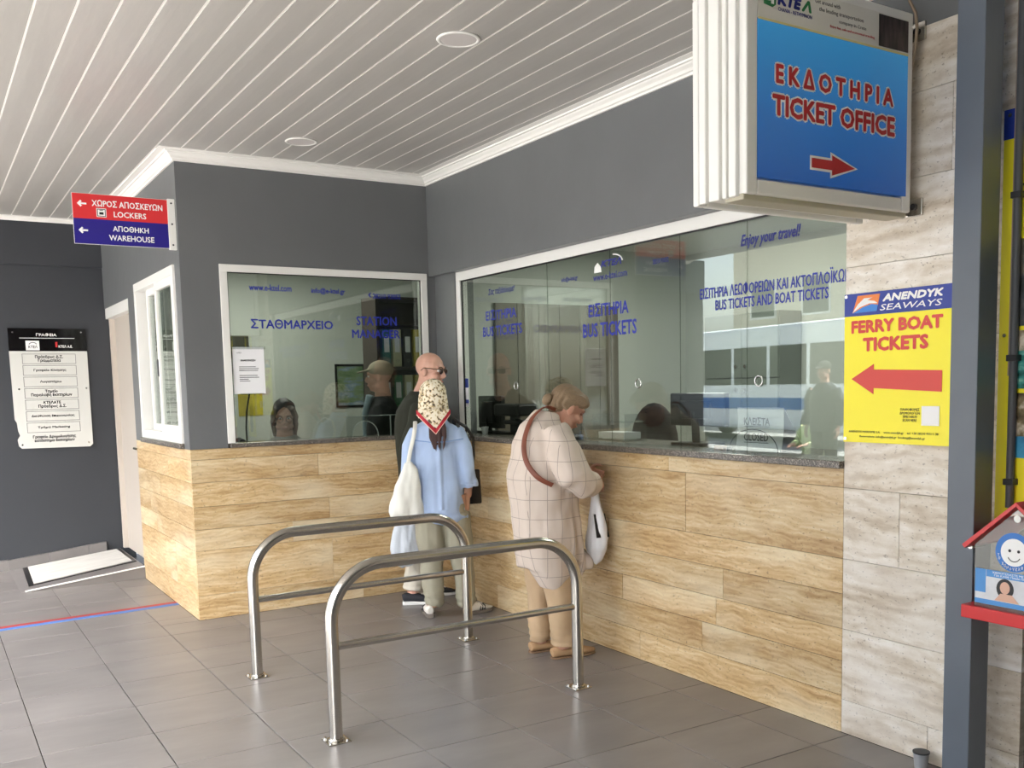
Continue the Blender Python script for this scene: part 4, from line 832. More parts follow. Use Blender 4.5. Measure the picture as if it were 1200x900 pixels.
def face_parts(root, c, R, s=1.0, lips=(176, 104, 94), iris=(60, 60, 56), closed=False):
    c = V(c); q = lambda x, y, z: c + R @ (V((x, y, z))*s)
    for k in (-1, 1):
        bm = bmesh.new(); ell(bm, q(k*.031, .074, .002), (.0125*s, .011*s, (.006 if closed else .0085)*s), R, 14, 10); e = obj('eye', bm, (mat('eyelid', (168, 116, 98), .5) if closed else mat('eye_white', (226, 222, 216), .2)), root, smooth=True)
        bm = bmesh.new(); ell(bm, q(k*.031, .083, .002), (.006*s, .003*s, .006*s), R, 12, 8); obj('iris', bm, mat('iris_dark', iris, .2), e, smooth=True)
        bm = bmesh.new(); tube(bm, [q(k*.014, .090, .022), q(k*.031, .089, .028), q(k*.048, .078, .022)], .0035*s, 6); obj('eyebrow', bm, mat('eyebrow_brown', (90, 70, 52), .8), root, smooth=True)
    bm = bmesh.new(); tube(bm, [q(-.022, .084, -.070), q(-.008, .0935, -.067), q(.008, .0935, -.067), q(.022, .084, -.070)], [.002*s, .0045*s, .0045*s, .002*s], 8); obj('lips', bm, mat('lips_%d' % lips[0], lips, .45), root, smooth=True)
def hand(bm, w_, d, pn, side, curl=.35, s=1.0):
    """w_ wrist, d finger direction, pn palm normal (towards the palm side), side direction of the thumb"""
    w_ = V(w_); d = V(d).normalized(); sd_ = V(side); sd_ = (sd_-d*sd_.dot(d)).normalized(); pn = V(pn); pn = (pn-d*pn.dot(d)-sd_*pn.dot(sd_)).normalized()
    tube(bm, [w_-d*.01*s, w_+d*.03*s, w_+d*.06*s, w_+d*.088*s], [(.026*s, .017*s), (.036*s, .016*s), (.040*s, .014*s), (.037*s, .011*s)], 14, ref=sd_)
    for k, (off, ln) in enumerate(((.029, .070), (.010, .080), (-.010, .074), (-.028, .058))):
        p = w_ + d*(.082-.004*abs(k-1))*s + sd_*off*s; a = curl*.5; pts = [p-d*.015*s, p]; seg_ = (.45, .31, .24)
        for g in seg_:
            dir_ = d*math.cos(a) + pn*math.sin(a) + sd_*(off*.8); p = p + dir_.normalized()*ln*g*s; pts.append(p); a += curl
        tube(bm, pts, [.0088*s, .0088*s, .0080*s, .0075*s, .0062*s], 10); ell(bm, p, (.0062*s,)*3, None, 8, 6)
    p0 = w_ + d*.018*s + sd_*.026*s; p1 = p0 + (d*.6+sd_*.75+pn*.25).normalized()*.038*s; p2 = p1 + (d*.9+sd_*.25+pn*.35).normalized()*.032*s; p3 = p2 + (d*.95+pn*.35).normalized()*.022*s
    tube(bm, [p0, p1, p2, p3], [.014*s, .0115*s, .0095*s, .0075*s], 10); ell(bm, p3, (.0075*s,)*3, None, 8, 6)
def skinmat(name, col):
    m = mat(name, col, .5, var=.06, vscale=14, bump=.05, bscale=120); b = m.node_tree.nodes['Principled BSDF']
    b.inputs['Subsurface Weight'].default_value = .12; b.inputs['Subsurface Radius'].default_value = (.012, .005, .003); return m
def shoe(parent, heel, toe, z=0, m_up=None, m_sole=None, m_str=None, s=1.0, stripes=True, flat=False):
    """a trainer (or flat slip-on) from heel to toe"""
    heel = V((*heel, z)); toe = V((*toe, z)); d = (toe-heel); Ln = d.length; d.normalize(); sd_ = V((0, 0, 1)).cross(d)
    def ring(t, wd, zb, zt): c = heel + d*Ln*t + V((0, 0, (zb+zt)/2)); return c, (wd, (zt-zb)/2)
    top = .030 if not flat else .012
    bm = bmesh.new(); R_ = [ring(t, wd*s, .0, h) for t, wd, h in ((-.01, .018, .026), (.04, .032, .028), (.25, .034, .026), (.45, .034, .022), (.7, .044, .020), (.9, .036, .020), (1.0, .014, .020))] if not flat else [ring(t, wd*s, 0, .010) for t, wd in ((-.01, .016), (.05, .030), (.4, .031), (.7, .042), (.92, .032), (1, .012))]
    def soles(bm):
        n = len(R_); rg = []
        for c, (wd, hh) in R_:
            z0 = c.z-hh; z1 = c.z+hh; b_ = V((c.x, c.y, 0)); rg.append([bm.verts.new(b_+sd_*a*wd+V((0, 0, zz))) for a, zz in ((-1, z0+.003), (-.85, z0), (.85, z0), (1, z0+.003), (1, z1), (-1, z1))])
        for a, b2 in zip(rg, rg[1:]):
            for k in range(6): bm.faces.new((a[k], a[(k+1) % 6], b2[(k+1) % 6], b2[k]))
        bm.faces.new(rg[0]); bm.faces.new(rg[-1][::-1])
    soles(bm)
    so = obj('sole', bm, m_sole, parent, smooth=True)
    def up(bm):
        prof_ = ((.0, .022, .075), (.08, .032, .085), (.25, .033, .085), (.42, .036, .075), (.6, .040, .058), (.8, .040, .045), (.97, .020, .030)) if not flat else ((.0, .026, .060), (.08, .033, .066), (.3, .036, .062), (.5, .040, .056), (.75, .042, .048), (.95, .024, .034))
        pts = []; rad = []
        for t, wd, h in prof_:
            zb = .008 if flat else .015; pts.append(heel + d*Ln*t + V((0, 0, (zb+h)/2))); rad.append((wd*s, (h-zb)/2))
        tube(bm, pts, rad, 16, ref=sd_); ell(bm, pts[-1], (.018*s, .018*s, rad[-1][1]), None, 12, 8)
    sh = shell('shoe_upper', up, m_up, parent, .005, 2)
    if m_str is not None:
        for side in (-1, 1):
            if stripes:
                for k in range(3):
                    c = heel + d*Ln*(.42+k*.085) + sd_*side*.0375*s; bm = bmesh.new(); tube(bm, [c+V((0, 0, .024))+sd_*side*.002, c+d*.008-sd_*side*.004+V((0, 0, .048)), c-d*.004-sd_*side*.016+V((0, 0, .064))], (.005, .004, .003), 6); obj('stripe', bm, m_str, sh)
        for k in range(3):
            c = heel + d*Ln*(.48+k*.07); zz = .072-k*.007; bm = bmesh.new(); tube(bm, [c-sd_*.016+V((0, 0, zz)), c+V((0, 0, zz+.006)), c+sd_*.016+V((0, 0, zz))], .0022, 6); obj('lace', bm, M['whitep'], sh)
    return sh
def person(name_label, loc, rz, group=None): return empty('person', loc, rz, name_label, 'person', group)

def cloth(name, col, rough=.85, weave=300, var=.05): return mat(name, col, rough, var=var, vscale=10, bump=.12, bscale=weave)

# ------------------------------------------------------------------ woman in the blue shirt, seen from behind
W = person('woman seen from behind in a floral headscarf, light blue shirt and khaki trousers', (-.385, -.87, 0), -math.radians(27))
sk1 = skinmat('skin_warm', (186, 142, 118)); HW = (-.035, .02, 1.435); RH = rotm((.10, 1, -.06))
def f(bm):
    head(bm, HW, RH, .97, (-.02, .01, 1.26)); tube(bm, [(-.02, 0, 1.23), (-.02, 0, 1.15), (-.02, 0, .95), (0, 0, .78)], [(.08, .045), (.12, .065), (.11, .07), (.12, .09)], 20, ref=(1, 0, 0))
    for k, hp in ((-1, (-.205, .0, .70)), (1, (.170, .02, .715))):
        sh = V((k*.14-.02, 0, 1.205)); el_ = V((k*.196-.012, -.03, .955)); wr = V(hp) + V((0, .0, .07)); tube(bm, [sh, el_, wr], [.036, .034, .026], 14); hand(bm, wr, (V(hp)-wr).normalized()+V((0, .1, 0)), (-k, 0, 0), (0, 1, 0), .35, .92)
    tube(bm, [(-.085, 0, .80), (-.075, .0, .38), (-.085, -.02, .06)], [.075, .05, .035], 14); tube(bm, [(.085, 0, .80), (.12, .0, .38), (.15, .0, .06)], [.075, .05, .035], 14)
shell('body', f, sk1, W, .006, 1)
blu = cloth('light_blue_linen', (170, 190, 222), .8, 220)
def pleat(co, n):
    if n.y < 0 and .72 < co.z < 1.17: co = co + n*(.010*math.exp(-((co.x+.01-.12*(1.17-co.z)*.2)/.012)**2) - .006*math.exp(-((co.x-.018)/.01)**2))
    return co
def f(bm):
    tube(bm, [(-.02, .01, 1.315), (-.02, .005, 1.285), (-.022, 0, 1.25), (-.025, 0, 1.18), (-.025, 0, 1.05), (-.015, 0, .90), (-.01, -.005, .78), (-.005, -.01, .66)], [(.062, .055), (.075, .06), (.130, .08), (.160, .10), (.158, .115), (.156, .12), (.168, .13), (.165, .128)], 28, ref=(1, 0, 0))
    tube(bm, [(-.14, 0, 1.222), (-.188, -.015, 1.12), (-.212, -.02, .97), (-.214, -.005, .86)], [.052, .056, .052, .056], 16); tube(bm, [(.10, 0, 1.222), (.142, -.015, 1.12), (.178, -.03, .97), (.184, -.012, .865)], [.052, .056, .052, .054], 16)
    tube(bm, [(-.213, -.018, .89), (-.214, -.005, .85)], .060, 16); tube(bm, [(.182, -.025, .895), (.184, -.012, .855)], .060, 16)
    ell(bm, (.02, -.03, .665), (.155, .115, .055)); tube(bm, [(-.02, -.0, 1.295), (-.02, .01, 1.33)], [(.078, .066), (.068, .058)], 20, ref=(1, 0, 0))
shell('shirt', f, blu, W, .008, 2, folds(.016, 10, 4, 3, extra=pleat))
bm = bmesh.new(); tube(bm, [(-.17, -.085, 1.17), (-.06, -.128, 1.155), (.04, -.128, 1.155), (.15, -.088, 1.17)], .0035, 6); obj('yoke_seam', bm, mat('seam_blue', (128, 156, 204), .8), W)
kh = cloth('khaki_cotton', (158, 154, 136), .85, 180)
def f(bm):
    tube(bm, [(0, 0, .82), (0, 0, .74), (0, -.005, .64)], [(.13, .09), (.165, .118), (.165, .125)], 24, ref=(1, 0, 0))
    tube(bm, [(-.085, 0, .68), (-.085, -.01, .50), (-.075, .0, .36), (-.075, -.01, .20), (-.08, -.02, .075)], [(.098, .11), (.090, .10), (.078, .085), (.070, .08), (.062, .075)], 18, ref=(1, 0, 0))
    tube(bm, [(.09, 0, .68), (.105, -.005, .50), (.12, .0, .36), (.135, .0, .20), (.15, .01, .07)], [(.098, .11), (.092, .10), (.080, .085), (.070, .08), (.065, .075)], 18, ref=(1, 0, 0))
def bunch(co, n):
    if co.z < .24: co = co + n*.006*math.sin(co.z*150+co.x*25)*(1-co.z/.24)
    return co
shell('trousers', f, kh, W, .009, 2, folds(.016, 8, 5, 9, extra=bunch))
bm = bmesh.new(); tube(bm, [(-.15, -.11, .70), (.0, -.145, .69), (.15, -.11, .70)], .003, 6)
ws_, gs_ = mat('shoe_white_leather', (226, 222, 214), .5), mat('gum_sole', (120, 112, 104), .7)
shoe(W, (-.095, -.06), (-.13, .17), 0, ws_, gs_, M['blackp'], .95); shoe(W, (.135, -.03), (.31, .115), 0, ws_, gs_, M['blackp'], .95)
# headscarf
scm = bpy.data.materials.new('floral_scarf'); scm.use_nodes = True; n_ = scm.node_tree.nodes; l_ = scm.node_tree.links
tc = n_.new('ShaderNodeTexCoord'); v1 = n_.new('ShaderNodeTexVoronoi'); v1.inputs['Scale'].default_value = 85; v2 = n_.new('ShaderNodeTexNoise'); v2.inputs['Scale'].default_value = 55; v2.inputs['Detail'].default_value = 3
l_.new(tc.outputs['Object'], v1.inputs[0]); l_.new(tc.outputs['Object'], v2.inputs[0])
r1 = ramp(n_, [(.0, (70, 60, 52)), (.40, (96, 84, 70)), (.46, (214, 190, 140)), (.53, (236, 226, 204)), (1, (242, 234, 216))]); l_.new(v2.outputs[0], r1.inputs[0]); l_.new(r1.outputs[0], n_['Principled BSDF'].inputs['Base Color']); n_['Principled BSDF'].inputs['Roughness'].default_value = .8
MATS['floral_scarf'] = scm
c = V(HW); 
def f(bm):
    ell(bm, c+V((0, -.012, .028)), (.090, .110, .098)); tube(bm, [c+V((0, -.045, .02)), c+V((.0, -.055, -.06)), c+V((.0, -.065, -.13))], [(.092, .075), (.098, .060), (.100, .045)], 24, ref=(1, 0, 0))
sc_o = shell('headscarf', f, scm, W, .006, 2, folds(.006, 14, 5, 5))
def flap(y_in, drop, wd, zt, inset=0, th=.004):
    """triangular back flap that follows the nape"""
    bm = bmesh.new(); n = 12; rows_ = []
    for i in range(n+1):
        t = i/n; w2 = wd*(1-t); zz = zt-drop*t; row = []
        for j in range(9):
            u = -1+j/4; x = u*w2; row.append((c.x+x+.012*t, c.y+y_in+.6*x*x*4-.012*math.sin(PI*t), zz))
        rows_.append(row)
    A = [[bm.verts.new(p) for p in r] for r in rows_]; Bq = [[bm.verts.new((p[0], p[1]+th, p[2])) for p in r] for r in rows_]
    for i in range(n):
        for j in range(8):
            bm.faces.new((A[i][j], A[i][j+1], A[i+1][j+1], A[i+1][j])); bm.faces.new((Bq[i][j], Bq[i+1][j], Bq[i+1][j+1], Bq[i][j+1]))
        bm.faces.new((A[i][0], A[i+1][0], Bq[i+1][0], Bq[i][0])); bm.faces.new((A[i][8], Bq[i][8], Bq[i+1][8], A[i+1][8]))
    bmesh.ops.remove_doubles(bm, verts=bm.verts, dist=.0002); return bm
obj('scarf_flap', flap(-.150, .125, .104, c.z-.072), scm, sc_o, smooth=True)
def vband(off, wdt, m_, nm, yy):
    bm = bmesh.new()
    for sgn in (-1, 1):
        pts = []
        for i in range(11):
            t = i/10; w2 = .108*(1-t); x = sgn*w2; pts.append(V((c.x+x+.012*t, c.y+yy+.6*x*x*4-.012*math.sin(PI*t), c.z-.076-.125*t-off)))
        A = [bm.verts.new(p) for p in pts]; B_ = [bm.verts.new(p+V((0, 0, -wdt))) for p in pts]; C_ = [bm.verts.new(p+V((0, .004, 0))) for p in pts]; D_ = [bm.verts.new(p+V((0, .004, -wdt))) for p in pts]
        for i in range(10):
            for Q in ((A, B_), (B_, D_), (D_, C_), (C_, A)): bm.faces.new((Q[0][i], Q[0][i+1], Q[1][i+1], Q[1][i]))
    return obj(nm, bm, m_, sc_o, smooth=True)
vband(-.004, .028, mat('scarf_red', (176, 30, 46), .8), 'red_border', -.157); vband(.024, .007, mat('scarf_edge', (236, 200, 184), .8), 'pale_edge', -.156)
# ponytail
hm1 = mat('dark_red_brown_hair', (62, 32, 28), .5, bump=.4, bscale=40, stretch=(14, 14, 1), var=.3, vscale=30)
def f(bm):
    for k in range(9):
        a = random.uniform(-1, 1); tube(bm, [c+V((.02+a*.03, -.115, -.10)), c+V((.028+a*.045, -.136, -.19)), c+V((.03+a*.052, -.143, -.25)), c+V((.022+a*.030+.01*random.random(), -.148, -.31-.035*random.random()))], [.016, .018, .012, .003], 8)
shell('ponytail', f, hm1, W, .005, 1, folds(.005, 40, 4, 1))
# tote bag on her left shoulder (hangs from her, a thing of its own)
tb = empty('tote_bag', (-.385, -.87, 0), -math.radians(27), 'white canvas tote bag hanging from the left shoulder of the woman in blue', 'bag')
can = cloth('white_canvas', (232, 232, 224), .85, 200)
def f(bm): tube(bm, [(-.205, -.13, 1.03), (-.19, -.135, .98), (-.20, -.13, .88), (-.215, -.12, .76), (-.225, -.115, .70), (-.23, -.11, .675)], [(.02, .014), (.045, .03), (.080, .045), (.108, .055), (.112, .055), (.098, .04)], 20, ref=(.94, .2, 0))
shell('bag_body', f, can, tb, .007, 1, folds(.016, 12, 4, 7))
bm = bmesh.new(); tube(bm, [(-.205, -.135, 1.02), (-.19, -.125, 1.10), (-.165, -.118, 1.19), (-.155, -.085, 1.25), (-.155, -.02, 1.285), (-.155, .06, 1.26), (-.17, .10, 1.18), (-.20, .08, 1.05), (-.205, -.05, 1.02), (-.20, -.12, 1.0)], (.013), 8, flat=.25, ref=(1, 0, 0)); obj('strap', bm, can, tb, smooth=True)
# dark shoulder bag strap on her right
db = empty('shoulder_bag', (-.385, -.87, 0), -math.radians(27), 'dark shoulder bag strap over the right shoulder of the woman in blue', 'bag')
bm = bmesh.new(); tube(bm, [(.10, .10, 1.10), (.095, .06, 1.27), (.09, .0, 1.305), (.12, -.06, 1.275), (.17, -.06, 1.245), (.215, .02, 1.17), (.22, .09, 1.05), (.20, .12, .9)], .012, 8, flat=.4); obj('strap', bm, mat('black_leather', (24, 22, 24), .4), db, smooth=True)
def f(bm): tube(bm, [(.17, .17, .95), (.17, .17, .72)], [(.09, .035), (.10, .045)], 16, ref=(1, 0, 0))
shell('bag_body', f, MATS['black_leather'], db, .008, 2)

# ------------------------------------------------------------------ bald man
P2 = person('bald man in sunglasses and a dark olive jumper standing behind the scarfed woman', (-.285, -.335, 0), -math.radians(104))
sk2 = skinmat('skin_pink', (206, 160, 140)); HM = (.02, .10, 1.625); RM = rotm((.62, .78, -.16))
def f(bm):
    head(bm, HM, RM, 1.06, (.0, .02, 1.40)); tube(bm, [(0, 0, 1.44), (0, 0, 1.36), (0, -.01, 1.1), (0, 0, .9)], [(.10, .07), (.18, .10), (.15, .11), (.15, .11)], 20, ref=(1, 0, 0))
    for k, el_, wr, d_ in ((1, (.25, -.12, 1.07), (.245, -.135, .83), (0, -.1, -1)), (-1, (-.24, .10, 1.12), (-.16, .30, 1.16), (.3, 1, 0))):
        tube(bm, [(k*.18, 0, 1.37), el_, wr], [.052, .044, .030], 14); hand(bm, wr, d_, (-k, 0, 0) if k > 0 else (0, 0, -1), (0, 1, 0) if k > 0 else (1, 0, 0), .75 if k > 0 else .3, 1.0)
    tube(bm, [(.09, 0, .88), (.10, -.04, .45), (.11, -.10, .06)], [.085, .055, .038], 14); tube(bm, [(-.09, 0, .88), (-.09, .04, .45), (-.09, .08, .06)], [.085, .055, .038], 14)
shell('body', f, sk2, P2, .006, 1)
face_parts(P2, HM, RM, 1.06, (190, 120, 108))
cM = V(HM); qM = lambda x, y, z: cM + RM @ (V((x, y, z))*1.06)
gl = mat('dark_lens', (70, 44, 40), .1)
for k in (-1, 1):
    bm = bmesh.new(); ell(bm, qM(k*.033, .094, .0), (.029, .006, .020), RM, 16, 10); lens = obj('sunglasses_lens', bm, gl, P2, smooth=True)
bm = bmesh.new(); tube(bm, [qM(-.062, .082, .012), qM(-.034, .100, .018), qM(0, .106, .010), qM(.034, .100, .018), qM(.062, .082, .012)], .0028, 6)
for k in (-1, 1): tube(bm, [qM(k*.062, .082, .012), qM(k*.082, .04, .012), qM(k*.086, -.01, .008), qM(k*.083, -.03, -.008)], .0025, 6)
obj('sunglasses_frame', bm, mat('dark_gold_frame', (80, 62, 44), .3, .6), P2, smooth=True)
ol = cloth('dark_olive_knit', (36, 38, 27), .9, 160)
def f(bm):
    tube(bm, [(0, .015, 1.475), (0, .01, 1.44), (0, .0, 1.40), (0, -.01, 1.33), (0, -.02, 1.20), (0, -.01, 1.02), (0, 0, .86)], [(.068, .062), (.092, .072), (.165, .10), (.205, .135), (.21, .15), (.20, .145), (.20, .145)], 28, ref=(1, 0, 0))
    tube(bm, [(.165, 0, 1.365), (.232, -.05, 1.24), (.25, -.115, 1.07), (.246, -.13, .87)], [.075, .078, .068, .052], 16); tube(bm, [(-.165, 0, 1.365), (-.225, .04, 1.24), (-.24, .10, 1.12), (-.17, .27, 1.16)], [.075, .075, .066, .05], 16)
shell('jumper', f, ol, P2, .009, 2, folds(.013, 7, 5, 2))
cr = cloth('cream_trousers', (206, 200, 186), .85, 180)
def f(bm):
    tube(bm, [(0, 0, .92), (0, 0, .80), (0, 0, .72)], [(.17, .13), (.185, .14), (.18, .135)], 22, ref=(1, 0, 0))
    tube(bm, [(.09, 0, .76), (.10, -.04, .45), (.11, -.10, .10)], [.105, .085, .062], 16); tube(bm, [(-.09, 0, .76), (-.09, .04, .45), (-.09, .08, .09)], [.105, .085, .062], 16)
shell('trousers', f, cr, P2, .009, 2, folds(.014, 8, 6, 4, extra=bunch))
bs_, wsole = mat('shoe_black_mesh', (38, 40, 48), .7), mat('white_foam_sole', (232, 232, 230), .6)
shoe(P2, (.115, -.17), (.165, .10), 0, bs_, wsole, M['whitep'], 1.0, stripes=False); shoe(P2, (-.09, .02), (-.09, .27), 0, bs_, wsole, M['whitep'], 1.0, stripes=False)
# plastic carrier in his hand
pbg = empty('plastic_bag', (-.285, -.335, 0), -math.radians(104), 'thin pale plastic carrier bag hanging behind the woman in blue', 'bag')
pm_ = mat('translucent_plastic', (214, 222, 232), .35, bump=.2, bscale=30); pm_.node_tree.nodes['Principled BSDF'].inputs['Transmission Weight'].default_value = .15
def f(bm): tube(bm, [(.25, -.145, .72), (.25, -.15, .66), (.26, -.16, .56), (.26, -.165, .42), (.26, -.16, .34), (.26, -.15, .30)], [(.012, .012), (.03, .035), (.05, .075), (.06, .115), (.055, .10), (.035, .05)], 20, ref=(1, 0, 0))
shell('bag_body', f, pm_, pbg, .007, 1, folds(.016, 16, 5, 8))
bm = bmesh.new(); tube(bm, [(.25, -.17, .68), (.247, -.155, .735), (.248, -.14, .745), (.25, -.12, .70)], .006, 8, flat=.4); obj('handle', bm, pm_, pbg, smooth=True)

# ------------------------------------------------------------------ stooping woman in the checked tunic
P3 = person('older woman in a pale checked tunic stooping at the ticket counter', (-.305, -2.08, 0), -math.radians(99))
HS = (.0, .10, 1.375); RS = rotm((.05, .84, -.52)); sk3 = skinmat('skin_rosy', (196, 148, 126))
def f(bm):
    head(bm, HS, RS, 1.0, (.0, -.04, 1.27)); tube(bm, [(0, -.06, 1.27), (0, -.06, 1.2), (0, -.04, 1.0), (0, -.02, .8)], [(.09, .07), (.14, .10), (.15, .13), (.15, .13)], 20, ref=(1, 0, 0))
    for k, el_, wr, d_, pn, sd2 in ((1, (.245, .06, .985), (.12, .195, .99), (-.35, .75, -.45), (-.5, -.4, -.6), (-.7, .1, .7)), (-1, (-.22, .06, 1.0), (-.01, .215, 1.01), (.75, .5, -.2), (.2, -.6, -.6), (.3, .5, .8))):
        tube(bm, [(k*.15, -.04, 1.22), el_, wr], [.055, .044, .028], 14); hand(bm, wr, d_, pn, sd2, .65, .92)
    tube(bm, [(.085, 0, .80), (.085, -.02, .42), (.085, .0, .05)], [.08, .055, .036], 14); tube(bm, [(-.085, -.03, .80), (-.085, -.06, .42), (-.085, -.06, .05)], [.08, .055, .036], 14)
shell('body', f, sk3, P3, .006, 1)
face_parts(P3, HS, RS, 1.0, (170, 100, 90), closed=True)
ck = bpy.data.materials.new('checked_linen'); ck.use_nodes = True; n_ = ck.node_tree.nodes; l_ = ck.node_tree.links
tc = n_.new('ShaderNodeTexCoord'); sp = n_.new('ShaderNodeSeparateXYZ'); l_.new(tc.outputs['Object'], sp.inputs[0]); sn = n_.new('ShaderNodeSeparateXYZ'); l_.new(tc.outputs['Normal'], sn.inputs[0])
def mth(op, a, b=None):
    q = n_.new('ShaderNodeMath'); q.operation = op
    for i_, v_ in enumerate((a, b)):
        if v_ is None: continue
        if isinstance(v_, (int, float)): q.inputs[i_].default_value = v_
        else: l_.new(v_, q.inputs[i_])
    return q.outputs[0]
def line(v_, per, wd): return mth('LESS_THAN', mth('ABSOLUTE', mth('SUBTRACT', mth('FRACT', mth('ADD', mth('DIVIDE', v_, per), 50.0)), .5)), wd/per/2)
sel = mth('GREATER_THAN', mth('ABSOLUTE', sn.outputs[0]), mth('ABSOLUTE', sn.outputs[1]))
hv = n_.new('ShaderNodeMix'); hv.data_type = 'FLOAT'; l_.new(sel, hv.inputs[0]); l_.new(sp.outputs[0], hv.inputs[2]); l_.new(sp.outputs[1], hv.inputs[3])
gline = mth('MAXIMUM', line(sp.outputs[2], .105, .0032), line(hv.outputs[0], .078, .0032)); gw = mth('MULTIPLY', gline, .55)
cx_ = n_.new('ShaderNodeMix'); cx_.data_type = 'RGBA'; cx_.inputs[6].default_value = srgb(206, 192, 180); cx_.inputs[7].default_value = srgb(96, 84, 80); l_.new(gw, cx_.inputs[0]); l_.new(cx_.outputs[2], n_['Principled BSDF'].inputs['Base Color']); n_['Principled BSDF'].inputs['Roughness'].default_value = .85
MATS['checked_linen'] = ck
def f(bm):
    tube(bm, [(0, -.035, 1.355), (0, -.05, 1.32), (0, -.065, 1.27), (0, -.075, 1.18), (0, -.07, 1.03), (0, -.055, .88), (0, -.045, .74), (.0, -.04, .60), (0, -.045, .50)], [(.072, .066), (.09, .083), (.15, .108), (.18, .145), (.185, .175), (.19, .19), (.195, .195), (.19, .185), (.175, .16)], 32, ref=(1, 0, 0))
    tube(bm, [(.06, -.03, .56), (.07, -.05, .46), (.075, -.06, .39)], [(.13, .16), (.11, .115), (.06, .06)], 24, ref=(1, 0, 0)); tube(bm, [(.02, .10, .62), (.04, .15, .50), (.05, .165, .475)], [(.11, .06), (.07, .05), (.05, .04)], 20, ref=(1, 0, 0))
    tube(bm, [(.13, -.05, 1.275), (.205, -.03, 1.15), (.25, .01, 1.02), (.235, .07, .965), (.19, .125, .965)], [.075, .092, .092, .080, .070], 18)
    tube(bm, [(-.13, -.05, 1.275), (-.20, -.02, 1.15), (-.22, .04, 1.03), (-.10, .145, .985)], [.075, .088, .08, .065], 18)
    tube(bm, [(.205, .105, .966), (.175, .14, .97)], .074, 18); ell(bm, (0, .07, 1.08), (.14, .10, .13))
def tun(co, n):
    if co.z < .85 and co.y > .02: co = co + n*.011*math.sin(co.y*95+co.z*6)*min(1, (.85-co.z)*4)
    return co
shell('tunic', f, ck, P3, .009, 2, folds(.020, 7, 4.5, 6, extra=tun))
tn = cloth('tan_trousers', (186, 160, 128), .85, 180)
def f(bm):
    tube(bm, [(0, -.04, .72), (0, -.04, .62)], [(.13, .11), (.15, .12)], 20, ref=(1, 0, 0))
    tube(bm, [(.085, -.04, .66), (.085, -.02, .45), (.085, .0, .26), (.085, .01, .07)], [.088, .086, .074, .068], 16); tube(bm, [(-.085, -.05, .66), (-.085, -.06, .45), (-.085, -.06, .26), (-.085, -.06, .065)], [.10, .082, .070, .062], 16)
shell('trousers', f, tn, P3, .009, 2, folds(.012, 8, 5, 5, extra=bunch))
ts_, tsole = mat('tan_suede', (176, 142, 106), .85), mat('tan_sole', (140, 112, 86), .8)
shoe(P3, (.085, -.065), (.075, .20), 0, ts_, tsole, None, 1.05, flat=True); shoe(P3, (-.085, -.125), (-.095, .12), 0, ts_, tsole, None, 1.05, flat=True)
h3 = mat('greying_blonde_hair', (134, 112, 86), .5, bump=.5, bscale=10, stretch=(30, 3, 30), var=.28, vscale=22)
cS = V(HS); qS = lambda x, y, z: cS + RS @ V((x, y, z))
def f(bm):
    ell(bm, qS(0, -.026, .036), (.083, .098, .084), RS); ell(bm, qS(0, -.065, .0), (.072, .055, .075), RS)
    for k in (-1, 1): ell(bm, qS(k*.060, .022, .055), (.026, .058, .036), RS); ell(bm, qS(k*.070, -.035, .0), (.016, .032, .03), RS)
    ell(bm, qS(0, .035, .085), (.055, .050, .026), RS)
hr = shell('hair', f, h3, P3, .005, 2, lambda co, n: co + n*(.0022*math.sin((RS.transposed() @ (co-cS)).x*420)+.002*noise.noise(co*40)))
def f(bm):
    ell(bm, qS(0, -.128, -.022), (.034, .028, .036), RS)
    for k in range(7): a = k/7*2*PI; tube(bm, arcpts(qS(0, -.134, -.022), .022, a, a+2.6, 8, RS @ V((1, 0, 0)), RS @ V((0, .3, 1))), .009, 6)
shell('hair_bun', f, h3, P3, .004, 1)
bm = bmesh.new(); tube(bm, [qS(.072, .02, .075), qS(.078, -.01, .045), qS(.076, -.05, .03), qS(.05, -.1, .025)], .0025, 6); obj('hair_strand', bm, h3, P3, smooth=True)
# crossbody strap
sb = empty('crossbody_bag', (-.305, -2.08, 0), -math.radians(99), 'brown leather strap and bag worn across the checked tunic', 'bag')
bl_ = mat('brown_leather', (122, 66, 46), .5)
bm = bmesh.new(); tube(bm, smoothpath([(.03, .02, 1.36), (.058, -.055, 1.385), (.068, -.115, 1.358), (.078, -.165, 1.305), (.105, -.212, 1.20), (.148, -.218, 1.10), (.195, -.175, 1.02), (.215, -.10, .975)]), (.0145), 8, flat=.25, ref=(.5, .6, .3)); obj('strap', bm, bl_, sb, smooth=True)
# white carrier with black print
wbag = empty('white_carrier_bag', (-.305, -2.08, 0), -math.radians(99), 'white plastic bag with black print held by the stooping woman', 'bag')
wpm = mat('white_plastic_film', (236, 236, 240), .35, bump=.15, bscale=25)
def f(bm): tube(bm, [(.085, .222, .975), (.085, .222, .94), (.085, .222, .88), (.085, .222, .76), (.085, .222, .66), (.085, .217, .60), (.085, .212, .54), (.085, .21, .50)], [(.014, .026), (.012, .016), (.030, .024), (.065, .038), (.09, .052), (.085, .050), (.045, .028), (.008, .008)], 22, ref=(1, 0, 0))
bgm = shell('bag_body', f, wpm, wbag, .006, 1, folds(.012, 16, 4, 3))
for (a, b_) in (((.128, .252), (.118, .335)),):
    pass
def patch(x, y0, y1, z0, z1):
    bm = bmesh.new(); q = [(x+.045, y0, z0), (x+.045, y1, z0), (x, y1-.004, z1), (x, y0+.006, z1)]; lo = [bm.verts.new(p) for p in q]; hi = [bm.verts.new((p[0]+.003, p[1], p[2])) for p in q]
    bm.faces.new(hi); bm.faces.new(lo[::-1])
    for k in range(4): bm.faces.new((lo[k], lo[(k+1) % 4], hi[(k+1) % 4], hi[k]))
    return bm
